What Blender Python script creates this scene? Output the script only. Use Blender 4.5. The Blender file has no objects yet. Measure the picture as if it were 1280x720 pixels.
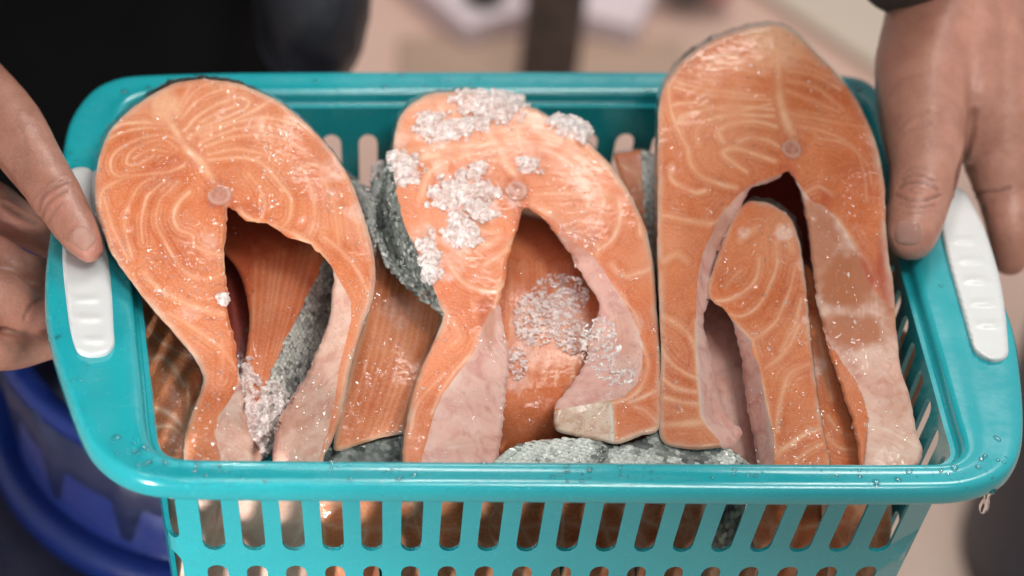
import bpy, math, random
import numpy as np
from mathutils import Vector, Matrix
from mathutils.geometry import delaunay_2d_cdt

random.seed(7)
RNG = np.random.default_rng(7)
scene = bpy.context.scene
col = scene.collection

# ------------------------------------------------------------------ camera
RC = np.array([[0.98982139, -0.10711263, 0.09370438],
               [0.00346452, -0.64009733, -0.76828602],
               [0.14227305, 0.76079057, -0.63321093]])      # rows: right, down, forward
CC = np.array([-0.1787, -0.7735, 0.7577])
FPX = 3211.9
cam_d = bpy.data.cameras.new('camera')
cam = bpy.data.objects.new('camera', cam_d)
col.objects.link(cam)
scene.camera = cam
M = Matrix([[RC[0][i], -RC[1][i], -RC[2][i], CC[i]] for i in range(3)] + [[0, 0, 0, 1]])
cam.matrix_world = M
cam_d.sensor_width = 36.0
cam_d.lens = FPX / 1280 * 36
cam_d.clip_start = 0.05
cam_d.clip_end = 200
cam_d.dof.use_dof = True
cam_d.dof.focus_distance = 1.16
cam_d.dof.aperture_fstop = 4.8

# ------------------------------------------------------------------ world and lamps
world = bpy.data.worlds.new('World')
scene.world = world
world.use_nodes = True
bg = world.node_tree.nodes['Background']
bg.inputs[0].default_value = (0.93, 0.95, 0.95, 1)
bg.inputs[1].default_value = 0.38
scene.cycles.transparent_max_bounces = 24
scene.view_settings.view_transform = 'Standard'
scene.view_settings.look = 'None'
scene.view_settings.exposure = 0.04
scene.view_settings.gamma = 1.0


def area(name, loc, target, sx, sy, power, color):
    l = bpy.data.lights.new(name, 'AREA')
    l.shape = 'RECTANGLE'
    l.size = sx
    l.size_y = sy
    l.energy = power
    l.color = color
    o = bpy.data.objects.new(name, l)
    col.objects.link(o)
    o.location = loc
    o.rotation_euler = (Vector(target) - Vector(loc)).to_track_quat('-Z', 'Y').to_euler()
    return o


area('overhead_lamp', (0.45, -0.75, 1.85), (0.0, 0.15, 0.0), 0.60, 0.40, 16.0, (1.0, 0.96, 0.90))
for _i, (_x, _y, _z, _p) in enumerate([(-0.10, 0.22, 1.7, 1.1), (0.32, 0.0, 1.7, 1.1), (-0.5, 0.45, 1.6, 1.3), (0.10, 0.75, 1.7, 1.3), (-0.25, -0.25, 1.9, 0.9)]):
    area('bulb', (_x, _y, _z), (0.0, 0.15, 0.0), 0.05, 0.05, _p * 0.95, (1.0, 0.98, 0.95))
_l = area('added_front_left_fill', (-0.75, -1.0, 0.10), (-0.20, 0.0, -0.08), 0.25, 0.25, 0.40, (1.0, 0.98, 0.94))  # added unseen fill, brightens the left part of the basket's front wall
_l.data.spread = math.radians(20)
area('daylight_lamp', (1.0, 2.3, 3.4), (0.3, 2.4, -0.7), 1.6, 1.4, 80.0, (1.0, 0.93, 0.86))

# ------------------------------------------------------------------ numeric helpers
def ray(u, v):
    u = np.asarray(u, float); v = np.asarray(v, float)
    return RC[2] + ((u - 640) / FPX)[..., None] * RC[0] + ((v - 360) / FPX)[..., None] * RC[1]


def atz(u, v, z):
    d = ray(u, v)
    t = (z - CC[2]) / d[..., 2]
    return CC + d * t[..., None]


def project(P):
    c = (np.asarray(P) - CC) @ RC.T
    return np.stack([640 + FPX * c[..., 0] / c[..., 2], 360 + FPX * c[..., 1] / c[..., 2]], -1)


def catmull(pts, step=2.0, closed=True):
    pts = np.asarray(pts, float)
    n = len(pts)
    out = []
    rng = range(n) if closed else range(n - 1)
    for i in rng:
        if closed:
            p0, p1, p2, p3 = pts[i - 1], pts[i], pts[(i + 1) % n], pts[(i + 2) % n]
        else:
            p0, p1, p2, p3 = pts[max(i - 1, 0)], pts[i], pts[i + 1], pts[min(i + 2, n - 1)]
        L = np.linalg.norm((p2 - p1)[:2])
        m = max(1, int(round(L / step)))
        # centripetal-ish: limit tangents so that corners stay crisp
        t1 = (p2 - p0) * 0.5; t2 = (p3 - p1) * 0.5
        for t, k in ((t1, 0), (t2, 1)):
            l = np.linalg.norm(t[:2])
            if l > L:
                t *= L / l
        for j in range(m):
            s = j / m
            h = ((2*s**3-3*s**2+1), (s**3-2*s**2+s), (-2*s**3+3*s**2), (s**3-s**2))
            out.append(h[0]*p1 + h[1]*t1 + h[2]*p2 + h[3]*t2)
    if not closed:
        out.append(pts[-1])
    return np.array(out)


def inside(P, poly):
    P = np.asarray(P, float)
    x, y = P[:, 0], P[:, 1]
    r = np.zeros(len(P), bool)
    n = len(poly)
    for i in range(n):
        x1, y1 = poly[i - 1][:2]; x2, y2 = poly[i][:2]
        if y1 == y2:
            continue
        c = ((y1 > y) != (y2 > y)) & (x < (x2 - x1) * (y - y1) / (y2 - y1) + x1)
        r ^= c
    return r


def dist_poly(P, line, closed=False):
    """distance of 2-D points to a polyline"""
    P = np.asarray(P, float)
    best = np.full(len(P), 1e9)
    n = len(line)
    for i in range(n if closed else n - 1):
        a = np.asarray(line[i][:2], float); b = np.asarray(line[(i + 1) % n][:2], float)
        ab = b - a
        L2 = (ab ** 2).sum() + 1e-9
        t = np.clip(((P - a) @ ab) / L2, 0, 1)
        d = np.hypot(P[:, 0] - a[0] - t * ab[0], P[:, 1] - a[1] - t * ab[1])
        np.minimum(best, d, out=best)
    return best


def vnoise(P, scale, seed=0):
    """smooth value noise in 2-D or 3-D, -1..1"""
    P = np.asarray(P, float) / scale + 37.7 * (seed + 1)
    D = P.shape[1]
    i = np.floor(P).astype(np.int64)
    f = P - i
    f = f * f * (3 - 2 * f)
    out = np.zeros(len(P))
    for c in range(2 ** D):
        w = np.ones(len(P)); h = np.full(len(P), seed * 1013 + 17, np.int64)
        for k in range(D):
            b = (c >> k) & 1
            w = w * (f[:, k] if b else 1 - f[:, k])
            h = h * 73856093 ^ ((i[:, k] + b) * (19349663 + 83492791 * k))
        h = (h ^ (h >> 13)) * 1274126177 & 0x7fffffff
        h = (h ^ (h >> 15)) * 2246822519 & 0x7fffffff
        out += w * ((h & 0xffff) / 32767.5 - 1)
    return out


def fbm(P, scale, seed=0, octv=3):
    r = 0; a = 1; s = 0
    for o in range(octv):
        r = r + a * vnoise(P, scale / 2 ** o, seed + o * 7); s += a; a *= 0.5
    return r / s


def sstep(a, b, x):
    t = np.clip((x - a) / (b - a), 0, 1)
    return t * t * (3 - 2 * t)


# ------------------------------------------------------------------ object helpers
def empty(name, loc=(0, 0, 0)):
    o = bpy.data.objects.new(name, None)
    o.empty_display_size = 0.02
    col.objects.link(o)
    o.location = loc
    return o


def tag(o, label=None, cat=None, group=None, kind=None):
    for k, v in (('label', label), ('category', cat), ('group', group), ('kind', kind)):
        if v:
            o[k] = v
    return o


def mesh_obj(name, V, F, mat, parent=None, smooth=True, attrs=None, mats=None, midx=None):
    V = np.asarray(V, float)
    if parent is not None:
        V = V - np.array(parent_loc(parent))
    me = bpy.data.meshes.new(name)
    me.from_pydata(V.tolist(), [], F if isinstance(F, list) else F.tolist())
    me.update()
    if smooth:
        me.polygons.foreach_set('use_smooth', [True] * len(me.polygons))
    for m in (mats or [mat]):
        me.materials.append(m)
    if midx is not None:
        me.polygons.foreach_set('material_index', list(midx))
    for k, a in (attrs or {}).items():
        at = me.attributes.new(k, 'FLOAT', 'POINT')
        at.data.foreach_set('value', np.asarray(a, np.float32))
    o = bpy.data.objects.new(name, me)
    col.objects.link(o)
    o.parent = parent
    return o


def parent_loc(p):
    l = np.array(p.location)
    while p.parent:
        p = p.parent; l = l + np.array(p.location)
    return l


def orient(V, F):
    """flip triangles so that they face the camera"""
    V = np.asarray(V); F = np.asarray(F)
    a, b, c = V[F[:, 0]], V[F[:, 1]], V[F[:, 2]]
    n = np.cross(b - a, c - a)
    s = ((CC - a) * n).sum(1) < 0
    F = F.copy()
    F[s] = F[s][:, ::-1]
    return F


def subset(V, F, keep, attrs):
    F = F[keep]
    used = np.unique(F)
    m = np.full(len(V), -1); m[used] = np.arange(len(used))
    return V[used], m[F], {k: np.asarray(a)[used] for k, a in attrs.items()}


def ico(sub=1):
    t = (1 + 5 ** 0.5) / 2
    v = [(-1,t,0),(1,t,0),(-1,-t,0),(1,-t,0),(0,-1,t),(0,1,t),(0,-1,-t),(0,1,-t),(t,0,-1),(t,0,1),(-t,0,-1),(-t,0,1)]
    f = [(0,11,5),(0,5,1),(0,1,7),(0,7,10),(0,10,11),(1,5,9),(5,11,4),(11,10,2),(10,7,6),(7,1,8),(3,9,4),(3,4,2),(3,2,6),(3,6,8),(3,8,9),(4,9,5),(2,4,11),(6,2,10),(8,6,7),(9,8,1)]
    v = [np.array(a, float) / np.linalg.norm(a) for a in v]
    for _ in range(sub):
        cache = {}; nf = []
        def mid(a, b):
            k = (min(a, b), max(a, b))
            if k not in cache:
                m = v[a] + v[b]; v.append(m / np.linalg.norm(m)); cache[k] = len(v) - 1
            return cache[k]
        for a, b, c in f:
            x, y, z = mid(a, b), mid(b, c), mid(c, a)
            nf += [(a, x, z), (b, y, x), (c, z, y), (x, y, z)]
        f = nf
    return np.array(v), np.array(f)


def outward(v, f):
    a, b, c = v[f[:, 0]], v[f[:, 1]], v[f[:, 2]]
    return f if (np.cross(b - a, c - a) * (a + b + c - 3 * v.mean(0))).sum() > 0 else f[:, ::-1]


ICO0 = ico(0); ICO1 = ico(1); ICO2 = ico(2); ICO3 = ico(3); ICO4 = ico(4)

# ------------------------------------------------------------------ materials
class NT:
    def __init__(s, name):
        s.m = bpy.data.materials.new(name); s.m.use_nodes = True
        s.t = s.m.node_tree; s.b = s.t.nodes['Principled BSDF']
    def n(s, typ, **kw):
        nd = s.t.nodes.new(typ)
        for k, v in kw.items():
            if k.startswith('i_'):
                nd.inputs[k[2:].replace('_', ' ')].default_value = v
            else:
                setattr(nd, k, v)
        return nd
    def l(s, a, b):
        s.t.links.new(a, b)
    def coords(s):
        if not hasattr(s, 'tc'):
            s.tc = s.n('ShaderNodeNewGeometry').outputs['Position']
        return s.tc
    def noise(s, scale, detail=3, rough=0.55, dist=0.0):
        nd = s.n('ShaderNodeTexNoise'); nd.inputs['Scale'].default_value = scale
        nd.inputs['Detail'].default_value = detail; nd.inputs['Roughness'].default_value = rough
        nd.inputs['Distortion'].default_value = dist
        s.l(s.coords(), nd.inputs['Vector']); return nd.outputs['Fac']
    def ramp(s, fac, stops):
        nd = s.n('ShaderNodeValToRGB'); e = nd.color_ramp.elements
        while len(e) < len(stops):
            e.new(0.5)
        for i, (p, c) in enumerate(stops):
            e[i].position = p
            e[i].color = (c, c, c, 1) if not isinstance(c, (tuple, list)) else (*c, 1)
        s.l(fac, nd.inputs['Fac']); return nd.outputs['Color']
    def mix(s, fac, a, b, mode='MIX'):
        nd = s.n('ShaderNodeMix', data_type='RGBA', blend_type=mode)
        for sock, v in ((nd.inputs['Factor'], fac), (nd.inputs['A'], a), (nd.inputs['B'], b)):
            if hasattr(v, 'is_linked') or isinstance(v, bpy.types.NodeSocket):
                s.l(v, sock)
            elif isinstance(v, (tuple, list)):
                sock.default_value = (*v, 1)
            else:
                sock.default_value = v
        return nd.outputs['Result']
    def math(s, op, a, b=0.0):
        nd = s.n('ShaderNodeMath', operation=op)
        for sock, v in ((nd.inputs[0], a), (nd.inputs[1], b)):
            if isinstance(v, bpy.types.NodeSocket):
                s.l(v, sock)
            else:
                sock.default_value = v
        return nd.outputs[0]
    def attr(s, name):
        nd = s.n('ShaderNodeAttribute'); nd.attribute_name = name; return nd.outputs['Fac']
    def bump(s, h, strength, dist, normal=None):
        nd = s.n('ShaderNodeBump'); nd.inputs['Strength'].default_value = strength
        nd.inputs['Distance'].default_value = dist
        s.l(h, nd.inputs['Height'])
        if normal is not None:
            s.l(normal, nd.inputs['Normal'])
        return nd.outputs['Normal']
    def set(s, **kw):
        for k, v in kw.items():
            sock = s.b.inputs[k.replace('_', ' ')]
            if isinstance(v, bpy.types.NodeSocket):
                s.l(v, sock)
            elif isinstance(v, (tuple, list)) and len(v) == 3 and sock.type == 'RGBA':
                sock.default_value = (*v, 1)
            else:
                sock.default_value = v
        return s


def sss(k, w=0.3, r=(0.010, 0.0035, 0.002), scale=0.35):
    k.b.inputs['Subsurface Weight'].default_value = w
    k.b.inputs['Subsurface Radius'].default_value = (1.0, 0.4, 0.22)
    k.b.inputs['Subsurface Scale'].default_value = 0.004 * scale / 0.35


def wet(k, n_big, rough=0.3, coat=0.8, cr=0.05, bump_scale=420, bump_d=0.0005, tex=900, gentle=1.0):
    """film of melt water: broken sharp glints"""
    a = k.noise(bump_scale, 2, 0.5)
    b = k.noise(tex, 3, 0.6)
    n1 = k.bump(a, 0.15 * gentle, bump_d, n_big)
    n2 = k.bump(b, 0.2 * gentle, 0.0003, n1)
    k.set(Roughness=rough + 0.15, Specular_IOR_Level=0.12, Normal=n2, Coat_Weight=coat, Coat_Roughness=cr, Coat_IOR=1.5)
    k.set(Coat_Weight=k.ramp(k.noise(55, 3, 0.6), [(0.42, 0.1), (0.62, 0.75)]))
    w = k.noise(200, 2, 0.5)
    n3 = k.bump(w, 0.25 * gentle, 0.0007)
    n4 = k.bump(k.noise(330, 2, 0.5), 0.8 * gentle, 0.00042, n3)
    k.set(Coat_Normal=n4)


def mat_flesh(name, base=(0.61, 0.160, 0.048), deep=(0.49, 0.098, 0.024), pale=(0.70, 0.29, 0.15), fatc=(0.78, 0.45, 0.28)):
    k = NT(name)
    n1 = k.noise(38, 4, 0.6)
    n2 = k.noise(300, 3, 0.7)
    c = k.mix(k.ramp(n1, [(0.36, 0.0), (0.64, 1.0)]), deep, base)
    c = k.mix(k.ramp(k.attr('tone'), [(0.0, 0.0), (1.0, 0.85)]), c, pale)
    c = k.mix(k.ramp(n2, [(0.5, 0.0), (0.8, 0.3)]), c, pale)
    # short muscle fibres, slightly paler
    f = k.attr('fat')
    ff = k.math('MULTIPLY', f, k.ramp(k.noise(260, 2), [(0.25, 0.62), (0.6, 1.0)]))
    c = k.mix(ff, c, fatc)
    c = k.mix(k.ramp(k.noise(1100, 2), [(0.45, 0.0), (0.75, 0.22)]), c, (0.85, 0.55, 0.40))
    c = k.mix(k.math('MULTIPLY', k.attr('raw'), 0.7), c, (0.36, 0.05, 0.03))
    c = k.mix(k.attr('rimfat'), c, (0.66, 0.52, 0.41))
    c = k.mix(k.math('MULTIPLY', k.attr('frost'), k.ramp(k.noise(420, 3), [(0.35, 0.35), (0.6, 1.0)])), c, (0.86, 0.70, 0.64))
    k.set(Base_Color=c)
    sss(k, 0.2)
    nb = k.bump(k.noise(110, 3, 0.5), 0.12, 0.0006)
    wet(k, nb)
    return k.m


def mat_simple_wet(name, c1, c2, scale=60, sssw=0.3, rough=0.3, fatattr=False, coat=0.5, c3=None):
    k = NT(name)
    c = k.mix(k.ramp(k.noise(scale, 4, 0.6), [(0.35, 0.0), (0.65, 1.0)]), c1, c2)
    if c3:
        c = k.mix(k.ramp(k.noise(scale * 2.7, 3, 0.65, 0.6), [(0.44, 0.0), (0.68, 0.9)]), c, c3)
        c = k.mix(k.ramp(k.noise(scale * 1.3, 3, 0.6, 1.5), [(0.62, 0.0), (0.72, 0.45)]), c, (0.50, 0.14, 0.10))
    k.set(Base_Color=c)
    sss(k, sssw)
    c = k.mix(k.math('MULTIPLY', k.attr('fat'), 0.7), c, tuple(min(.85, x * 1.25 + .05) for x in c2))
    c = k.mix(k.attr('raw'), c, (0.46, 0.17, 0.085))
    k.set(Base_Color=c)
    nb = k.bump(k.noise(60, 2, 0.5), 0.25, 0.0008)
    wet(k, nb, rough=rough, coat=coat, gentle=0.5)
    return k.m


def mat_scales(name, dark=(0.03, 0.036, 0.034), mid=(0.19, 0.21, 0.19), light=(0.55, 0.58, 0.50), scale=420, lightness=0.35):
    k = NT(name)
    mp = k.n('ShaderNodeMapping'); mp.inputs['Scale'].default_value = (1.0, 1.0, 0.62)
    k.l(k.coords(), mp.inputs['Vector'])
    v = k.n('ShaderNodeTexVoronoi'); v.inputs['Scale'].default_value = scale; v.inputs['Randomness'].default_value = 0.7
    k.l(mp.outputs[0], v.inputs['Vector'])
    r = k.n('ShaderNodeSeparateColor'); k.l(v.outputs['Color'], r.inputs[0])
    c = k.mix(k.ramp(r.outputs[0], [(0.15, 0.0), (0.9, 1.0)]), dark, mid)
    c = k.mix(k.math('MULTIPLY', k.ramp(k.noise(55, 3), [(0.5 - lightness*0.4, 0.0), (0.75 - lightness*0.4, 1.0)]), k.ramp(r.outputs[1], [(0.3, 0.1), (0.9, 0.9)])), c, light)
    c = k.mix(k.ramp(v.outputs['Distance'], [(0.45, 0.0), (0.8, 0.85)]), c, dark)
    k.set(Base_Color=c, Metallic=0.15)
    nb = k.bump(k.math('ADD', k.ramp(v.outputs['Distance'], [(0.0, 1.0), (0.9, 0.3)]), k.math('MULTIPLY', r.outputs[2], 0.8)), 0.6, 0.0005)
    k.set(Roughness=0.28, Normal=nb, Coat_Weight=0.6, Coat_Roughness=0.1)
    return k.m


def mat_ice(name, tint=(0.95, 0.90, 0.89)):
    """crushed ice: melting cloudy grains; some of what lies below shows through"""
    k = NT(name)
    c = k.mix(k.ramp(k.noise(260, 3), [(0.3, 0.0), (0.7, 1.0)]), (0.90, 0.76, 0.72), tint)
    nb = k.bump(k.noise(1100, 2, 0.5), 0.4, 0.0003)
    k.set(Base_Color=c, Roughness=0.14, IOR=1.31, Specular_IOR_Level=0.9, Normal=nb)
    k.b.inputs['Coat Weight'].default_value = 0.6
    k.b.inputs['Coat Roughness'].default_value = 0.04
    tr = k.n('ShaderNodeBsdfTransparent'); mx = k.n('ShaderNodeMixShader')
    out = k.t.nodes['Material Output']
    k.l(k.ramp(k.noise(330, 3), [(0.35, 0.42), (0.62, 0.90)]), mx.inputs[0])
    k.l(tr.outputs[0], mx.inputs[1]); k.l(k.b.outputs[0], mx.inputs[2]); k.l(mx.outputs[0], out.inputs['Surface'])
    return k.m


def mat_plastic(name, c, c2=None, rough=0.28, coat=0.35, bump=0.25, scratch=True, subs=0.12):
    k = NT(name)
    cc = k.mix(k.ramp(k.noise(14, 3), [(0.35, 0.0), (0.65, 1.0)]), c, c2 or tuple(x * 0.88 for x in c))
    if scratch:
        cc = k.mix(k.ramp(k.noise(330, 4, 0.75), [(0.60, 0.0), (0.8, 0.5)]), cc, tuple(min(1, x * 1.25 + 0.12) for x in c))
        cc = k.mix(k.ramp(k.noise(120, 5, 0.7, 1.0), [(0.68, 0.0), (0.78, 0.3)]), cc, tuple(x * 0.45 + 0.03 for x in c))
    rr = k.ramp(k.noise(60, 4, 0.6), [(0.3, rough * 0.7), (0.7, rough * 1.5)])
    nb = k.bump(k.noise(70, 2), bump, 0.0006)
    k.set(Base_Color=cc, Roughness=rr, Normal=nb, Coat_Weight=coat, Coat_Roughness=0.08)
    k.b.inputs['Subsurface Weight'].default_value = subs
    k.b.inputs['Subsurface Radius'].default_value = (0.3, 1.0, 1.0)
    k.b.inputs['Subsurface Scale'].default_value = 0.003
    return k.m


def mat_skin(name, base=(0.57, 0.275, 0.20), dark=(0.42, 0.185, 0.13), red=(0.64, 0.25, 0.19)):
    k = NT(name)
    c = k.mix(k.ramp(k.noise(45, 4, 0.6), [(0.35, 0.0), (0.65, 1.0)]), base, dark)
    c = k.mix(k.math('MULTIPLY', k.attr('red'), 0.8), c, red)
    c = k.mix(k.math('MULTIPLY', k.attr('crease'), 0.6), c, (0.16, 0.075, 0.05))
    c = k.mix(k.ramp(k.noise(700, 2), [(0.5, 0.0), (0.8, 0.25)]), c, (0.62, 0.38, 0.30))
    k.set(Base_Color=c)
    k.b.inputs['Subsurface Weight'].default_value = 0.25
    k.b.inputs['Subsurface Radius'].default_value = (1.0, 0.35, 0.2)
    k.b.inputs['Subsurface Scale'].default_value = 0.0025
    v = k.n('ShaderNodeTexVoronoi'); v.inputs['Scale'].default_value = 1100
    k.l(k.coords(), v.inputs['Vector'])
    n1 = k.bump(k.noise(260, 4, 0.65), 0.6, 0.0008)
    n2 = k.bump(v.outputs['Distance'], 0.25, 0.0003, n1)
    k.set(Roughness=0.45, Normal=n2, Coat_Weight=0.35, Coat_Roughness=0.14, Coat_Normal=k.bump(k.noise(420, 3, 0.6), 0.8, 0.0006))
    return k.m


def mat_plain(name, c, c2, scale=5, rough=0.7, bump=0.0, bscale=20, metallic=0.0):
    k = NT(name)
    cc = k.mix(k.ramp(k.noise(scale, 4, 0.6), [(0.35, 0.0), (0.65, 1.0)]), c, c2)
    k.set(Base_Color=cc, Roughness=rough, Metallic=metallic)
    if bump:
        k.set(Normal=k.bump(k.noise(bscale, 3), 1.0, bump))
    return k.m


M_TEAL = mat_plastic('teal_plastic', (0.018, 0.42, 0.475), (0.014, 0.37, 0.43), rough=0.22, coat=0.6, subs=0.15)
M_WHITE = mat_plastic('white_plastic', (0.74, 0.76, 0.76), (0.68, 0.70, 0.71), rough=0.4, coat=0.2, bump=0.2, subs=0.1)
M_BLUE = mat_plastic('blue_plastic', (0.007, 0.026, 0.19), (0.009, 0.034, 0.24), rough=0.3)
M_FLESH = mat_flesh('salmon_flesh')
M_FLESH_PINK = mat_flesh('salmon_flesh_pink', base=(0.70, 0.20, 0.078), deep=(0.60, 0.14, 0.045), pale=(0.78, 0.34, 0.20), fatc=(0.84, 0.50, 0.34))
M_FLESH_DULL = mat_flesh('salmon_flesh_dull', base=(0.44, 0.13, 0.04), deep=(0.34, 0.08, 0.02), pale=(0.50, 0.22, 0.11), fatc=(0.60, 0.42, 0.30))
M_LINING = mat_simple_wet('belly_lining', (0.76, 0.43, 0.36), (0.80, 0.54, 0.47), 45, c3=(0.64, 0.31, 0.27))
M_LINING_PALE = mat_simple_wet('belly_lining_pale', (0.72, 0.45, 0.36), (0.78, 0.56, 0.47), 45, c3=(0.62, 0.33, 0.25))
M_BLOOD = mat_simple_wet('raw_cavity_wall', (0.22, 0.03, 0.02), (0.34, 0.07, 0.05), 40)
M_CUT = mat_simple_wet('pale_cut_flesh', (0.80, 0.58, 0.46), (0.84, 0.66, 0.54), 70, c3=(0.60, 0.32, 0.2))
M_SCALE = mat_scales('salmon_skin')
M_SCALE_SILVER = mat_scales('salmon_skin_silver', dark=(0.14, 0.145, 0.155), mid=(0.38, 0.39, 0.41), light=(0.66, 0.66, 0.66), lightness=0.7)
M_SCALE_FRONT = mat_scales('salmon_skin_front', dark=(0.05, 0.055, 0.05), mid=(0.30, 0.33, 0.29), light=(0.74, 0.78, 0.68), scale=330, lightness=0.6)
M_ICE = mat_ice('crushed_ice')
_k = NT('fish_scales')
_c = _k.mix(_k.ramp(_k.attr('tone'), [(0.0, 0.0), (0.5, 0.30), (1.0, 1.0)]), (0.06, 0.066, 0.062), (0.84, 0.87, 0.80))
_c = _k.mix(_k.ramp(_k.noise(900, 3), [(0.4, 0.0), (0.7, 0.5)]), _c, (0.10, 0.11, 0.10))
_k.set(Base_Color=_c, Roughness=0.4, Metallic=0.0, Specular_IOR_Level=0.4, Coat_Weight=0.45, Coat_Roughness=0.09, Normal=_k.bump(_k.noise(1200, 2), 0.4, 0.0003)); M_SCALES = _k.m
M_SKIN = mat_skin('hand_skin')
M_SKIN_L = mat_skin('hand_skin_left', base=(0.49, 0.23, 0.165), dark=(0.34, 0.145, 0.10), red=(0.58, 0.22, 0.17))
M_NAIL = mat_simple_wet('nail', (0.42, 0.22, 0.17), (0.48, 0.27, 0.22), 90, rough=0.3)
M_BONE = mat_simple_wet('vertebra', (0.46, 0.16, 0.10), (0.54, 0.25, 0.19), 420, sssw=0.5)

# water
_k = NT('water')
_g = _k.n('ShaderNodeBsdfGlossy'); _g.inputs['Roughness'].default_value = 0.04
_t = _k.n('ShaderNodeBsdfTransparent'); _t.inputs[0].default_value = (0.93, 0.96, 0.97, 1)
_f = _k.n('ShaderNodeFresnel'); _f.inputs[0].default_value = 1.38
_m = _k.n('ShaderNodeMixShader'); _k.l(_k.math('ADD', _f.outputs[0], 0.05), _m.inputs[0]); _k.l(_t.outputs[0], _m.inputs[1]); _k.l(_g.outputs[0], _m.inputs[2])
_k.l(_m.outputs[0], _k.t.nodes['Material Output'].inputs['Surface']); M_WATER = _k.m

_k = NT('clear_drop'); _k.set(Base_Color=(0.97, 0.98, 0.98), Roughness=0.02, Transmission_Weight=1.0, IOR=1.33, Specular_IOR_Level=0.9); M_DROP = _k.m
_k = NT('melt_water_beads')
_g = _k.n('ShaderNodeBsdfGlossy'); _g.inputs['Roughness'].default_value = 0.13
_t = _k.n('ShaderNodeBsdfTransparent'); _t.inputs[0].default_value = (0.97, 0.97, 0.97, 1)
_m = _k.n('ShaderNodeMixShader'); _m.inputs[0].default_value = 0.10; _k.l(_t.outputs[0], _m.inputs[1]); _k.l(_g.outputs[0], _m.inputs[2])
_k.l(_m.outputs[0], _k.t.nodes['Material Output'].inputs['Surface']); M_BEADS = _k.m

# ------------------------------------------------------------------ setting: floor
M_FLOOR = None
_k = NT('market_floor')
_c = _k.mix(_k.ramp(_k.noise(0.9, 3), [(0.4, 0.0), (0.62, 1.0)]), (0.68, 0.45, 0.37), (0.62, 0.47, 0.39))
_c = _k.mix(_k.ramp(_k.noise(3.5, 4), [(0.5, 0.0), (0.7, 0.5)]), _c, (0.40, 0.28, 0.23))
_k.set(Base_Color=_c, Roughness=0.55, Normal=_k.bump(_k.noise(30, 3), 0.4, 0.01))
M_FLOOR = _k.m
FZ = -0.75
fl = mesh_obj('floor', [(-30, -20, FZ), (30, -20, FZ), (30, 40, FZ), (-30, 40, FZ)], [(0, 1, 2, 3)], M_FLOOR, smooth=False)
tag(fl, kind='structure')

# ------------------------------------------------------------------ the basket
PAIRS = [((300, 88), (300, 117)), ((640, 87), (640, 116)), ((900, 88), (900, 117)), ((1045, 91), (1042, 119)),
         ((1080, 97), (1066, 123)), ((1100, 112), (1080, 130)), ((1112, 136), (1090, 147)),
         ((1142, 182), (1102, 187)), ((1190, 240), (1117, 240)), ((1232, 300), (1132, 300)), ((1255, 370), (1149, 362)), ((1270, 415), (1163, 412)), ((1278, 470), (1179, 468)), ((1281, 522), (1194, 522)),
         ((1277, 560), (1202, 549)), ((1260, 588), (1202, 562)), ((1228, 604), (1192, 573)), ((1185, 611), (1172, 577)),
         ((1000, 612), (1000, 577)), ((700, 609), (700, 575)), ((400, 607), (400, 573)), ((236, 605), (240, 571)),
         ((184, 600), (208, 566)), ((145, 585), (193, 557)), ((116, 560), (186, 543)), ((99, 530), (182, 524)),
         ((82, 485), (178, 480)), ((65, 430), (173, 430)), ((56, 380), (168, 380)), ((58, 320), (163, 320)), ((68, 255), (158, 260)), ((76, 200), (154, 205)), ((84, 155), (151, 162)),
         ((98, 128), (155, 138)), ((122, 105), (167, 125)), ((160, 93), (190, 118))]
_pp = catmull([(*a, *b) for a, b in PAIRS], 9.0)
RO = atz(_pp[:, 0], _pp[:, 1], 0.0)[:, :2]
RI = atz(_pp[:, 2], _pp[:, 3], 0.0)[:, :2]
NR = len(RO)
basket = empty('plastic_basket', (0.0, 0.15, -0.135))
tag(basket, 'turquoise plastic basket with slotted sides, heaped with raw salmon steaks and held by two hands', 'basket')


def rim_mesh():
    rows = []
    wid = np.linalg.norm(RO - RI, axis=1)
    d = (RO - RI) / wid[:, None]
    # (reference edge, distance from it outwards in mm, z mm)
    prof = [('i', -3.75, -13), ('i', -3.6, -9.5), ('i', -3.2, -7.6), ('i', -2.3, -6.6), ('i', -0.9, -6.0), ('i', -0.2, -5.2), ('i', 0.0, -3.2),
            ('i', 0.5, -1.4), ('i', 1.7, -0.3), ('i', 3.6, 0.15), ('w', 0.24, 0.0), ('w', 0.32, -0.5), ('w', 0.42, -0.6), ('w', 0.6, -0.2), ('w', 0.72, 0.0), ('o', -3.6, 0.1),
            ('o', -2.0, -0.35), ('o', -0.9, -1.4), ('o', -0.1, -3.2), ('o', 0.1, -5.5), ('o', 0.0, -8.6), ('o', -0.5, -9.6), ('o', -1.3, -9.8), ('o', -2.0, -9.0),
            ('o', -2.2, -6.0), ('o', -3.5, -3.2), ('w', 0.5, -2.6), ('i', 3.0, -2.6), ('i', 0.6, -4.5), ('i', -1.0, -9.0), ('i', -1.05, -13)]
    V = []
    for ref, a, z in prof:
        if ref == 'i':
            p = RI + d * (a / 1000)
        elif ref == 'o':
            p = RO + d * (a / 1000)
        else:
            p = RI + (RO - RI) * a
        zz = np.full(NR, z / 1000)
        V.append(np.concatenate([p, zz[:, None]], 1))
    n = len(prof)
    V = np.concatenate(V)
    F = []
    for j in range(n):
        j2 = (j + 1) % n
        for i in range(NR):
            i2 = (i + 1) % NR
            F.append((j * NR + i, j * NR + i2, j2 * NR + i2, j2 * NR + i))
    return V, F


V, F = rim_mesh()
rim = mesh_obj('rim', V, F, M_TEAL, basket)

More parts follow.
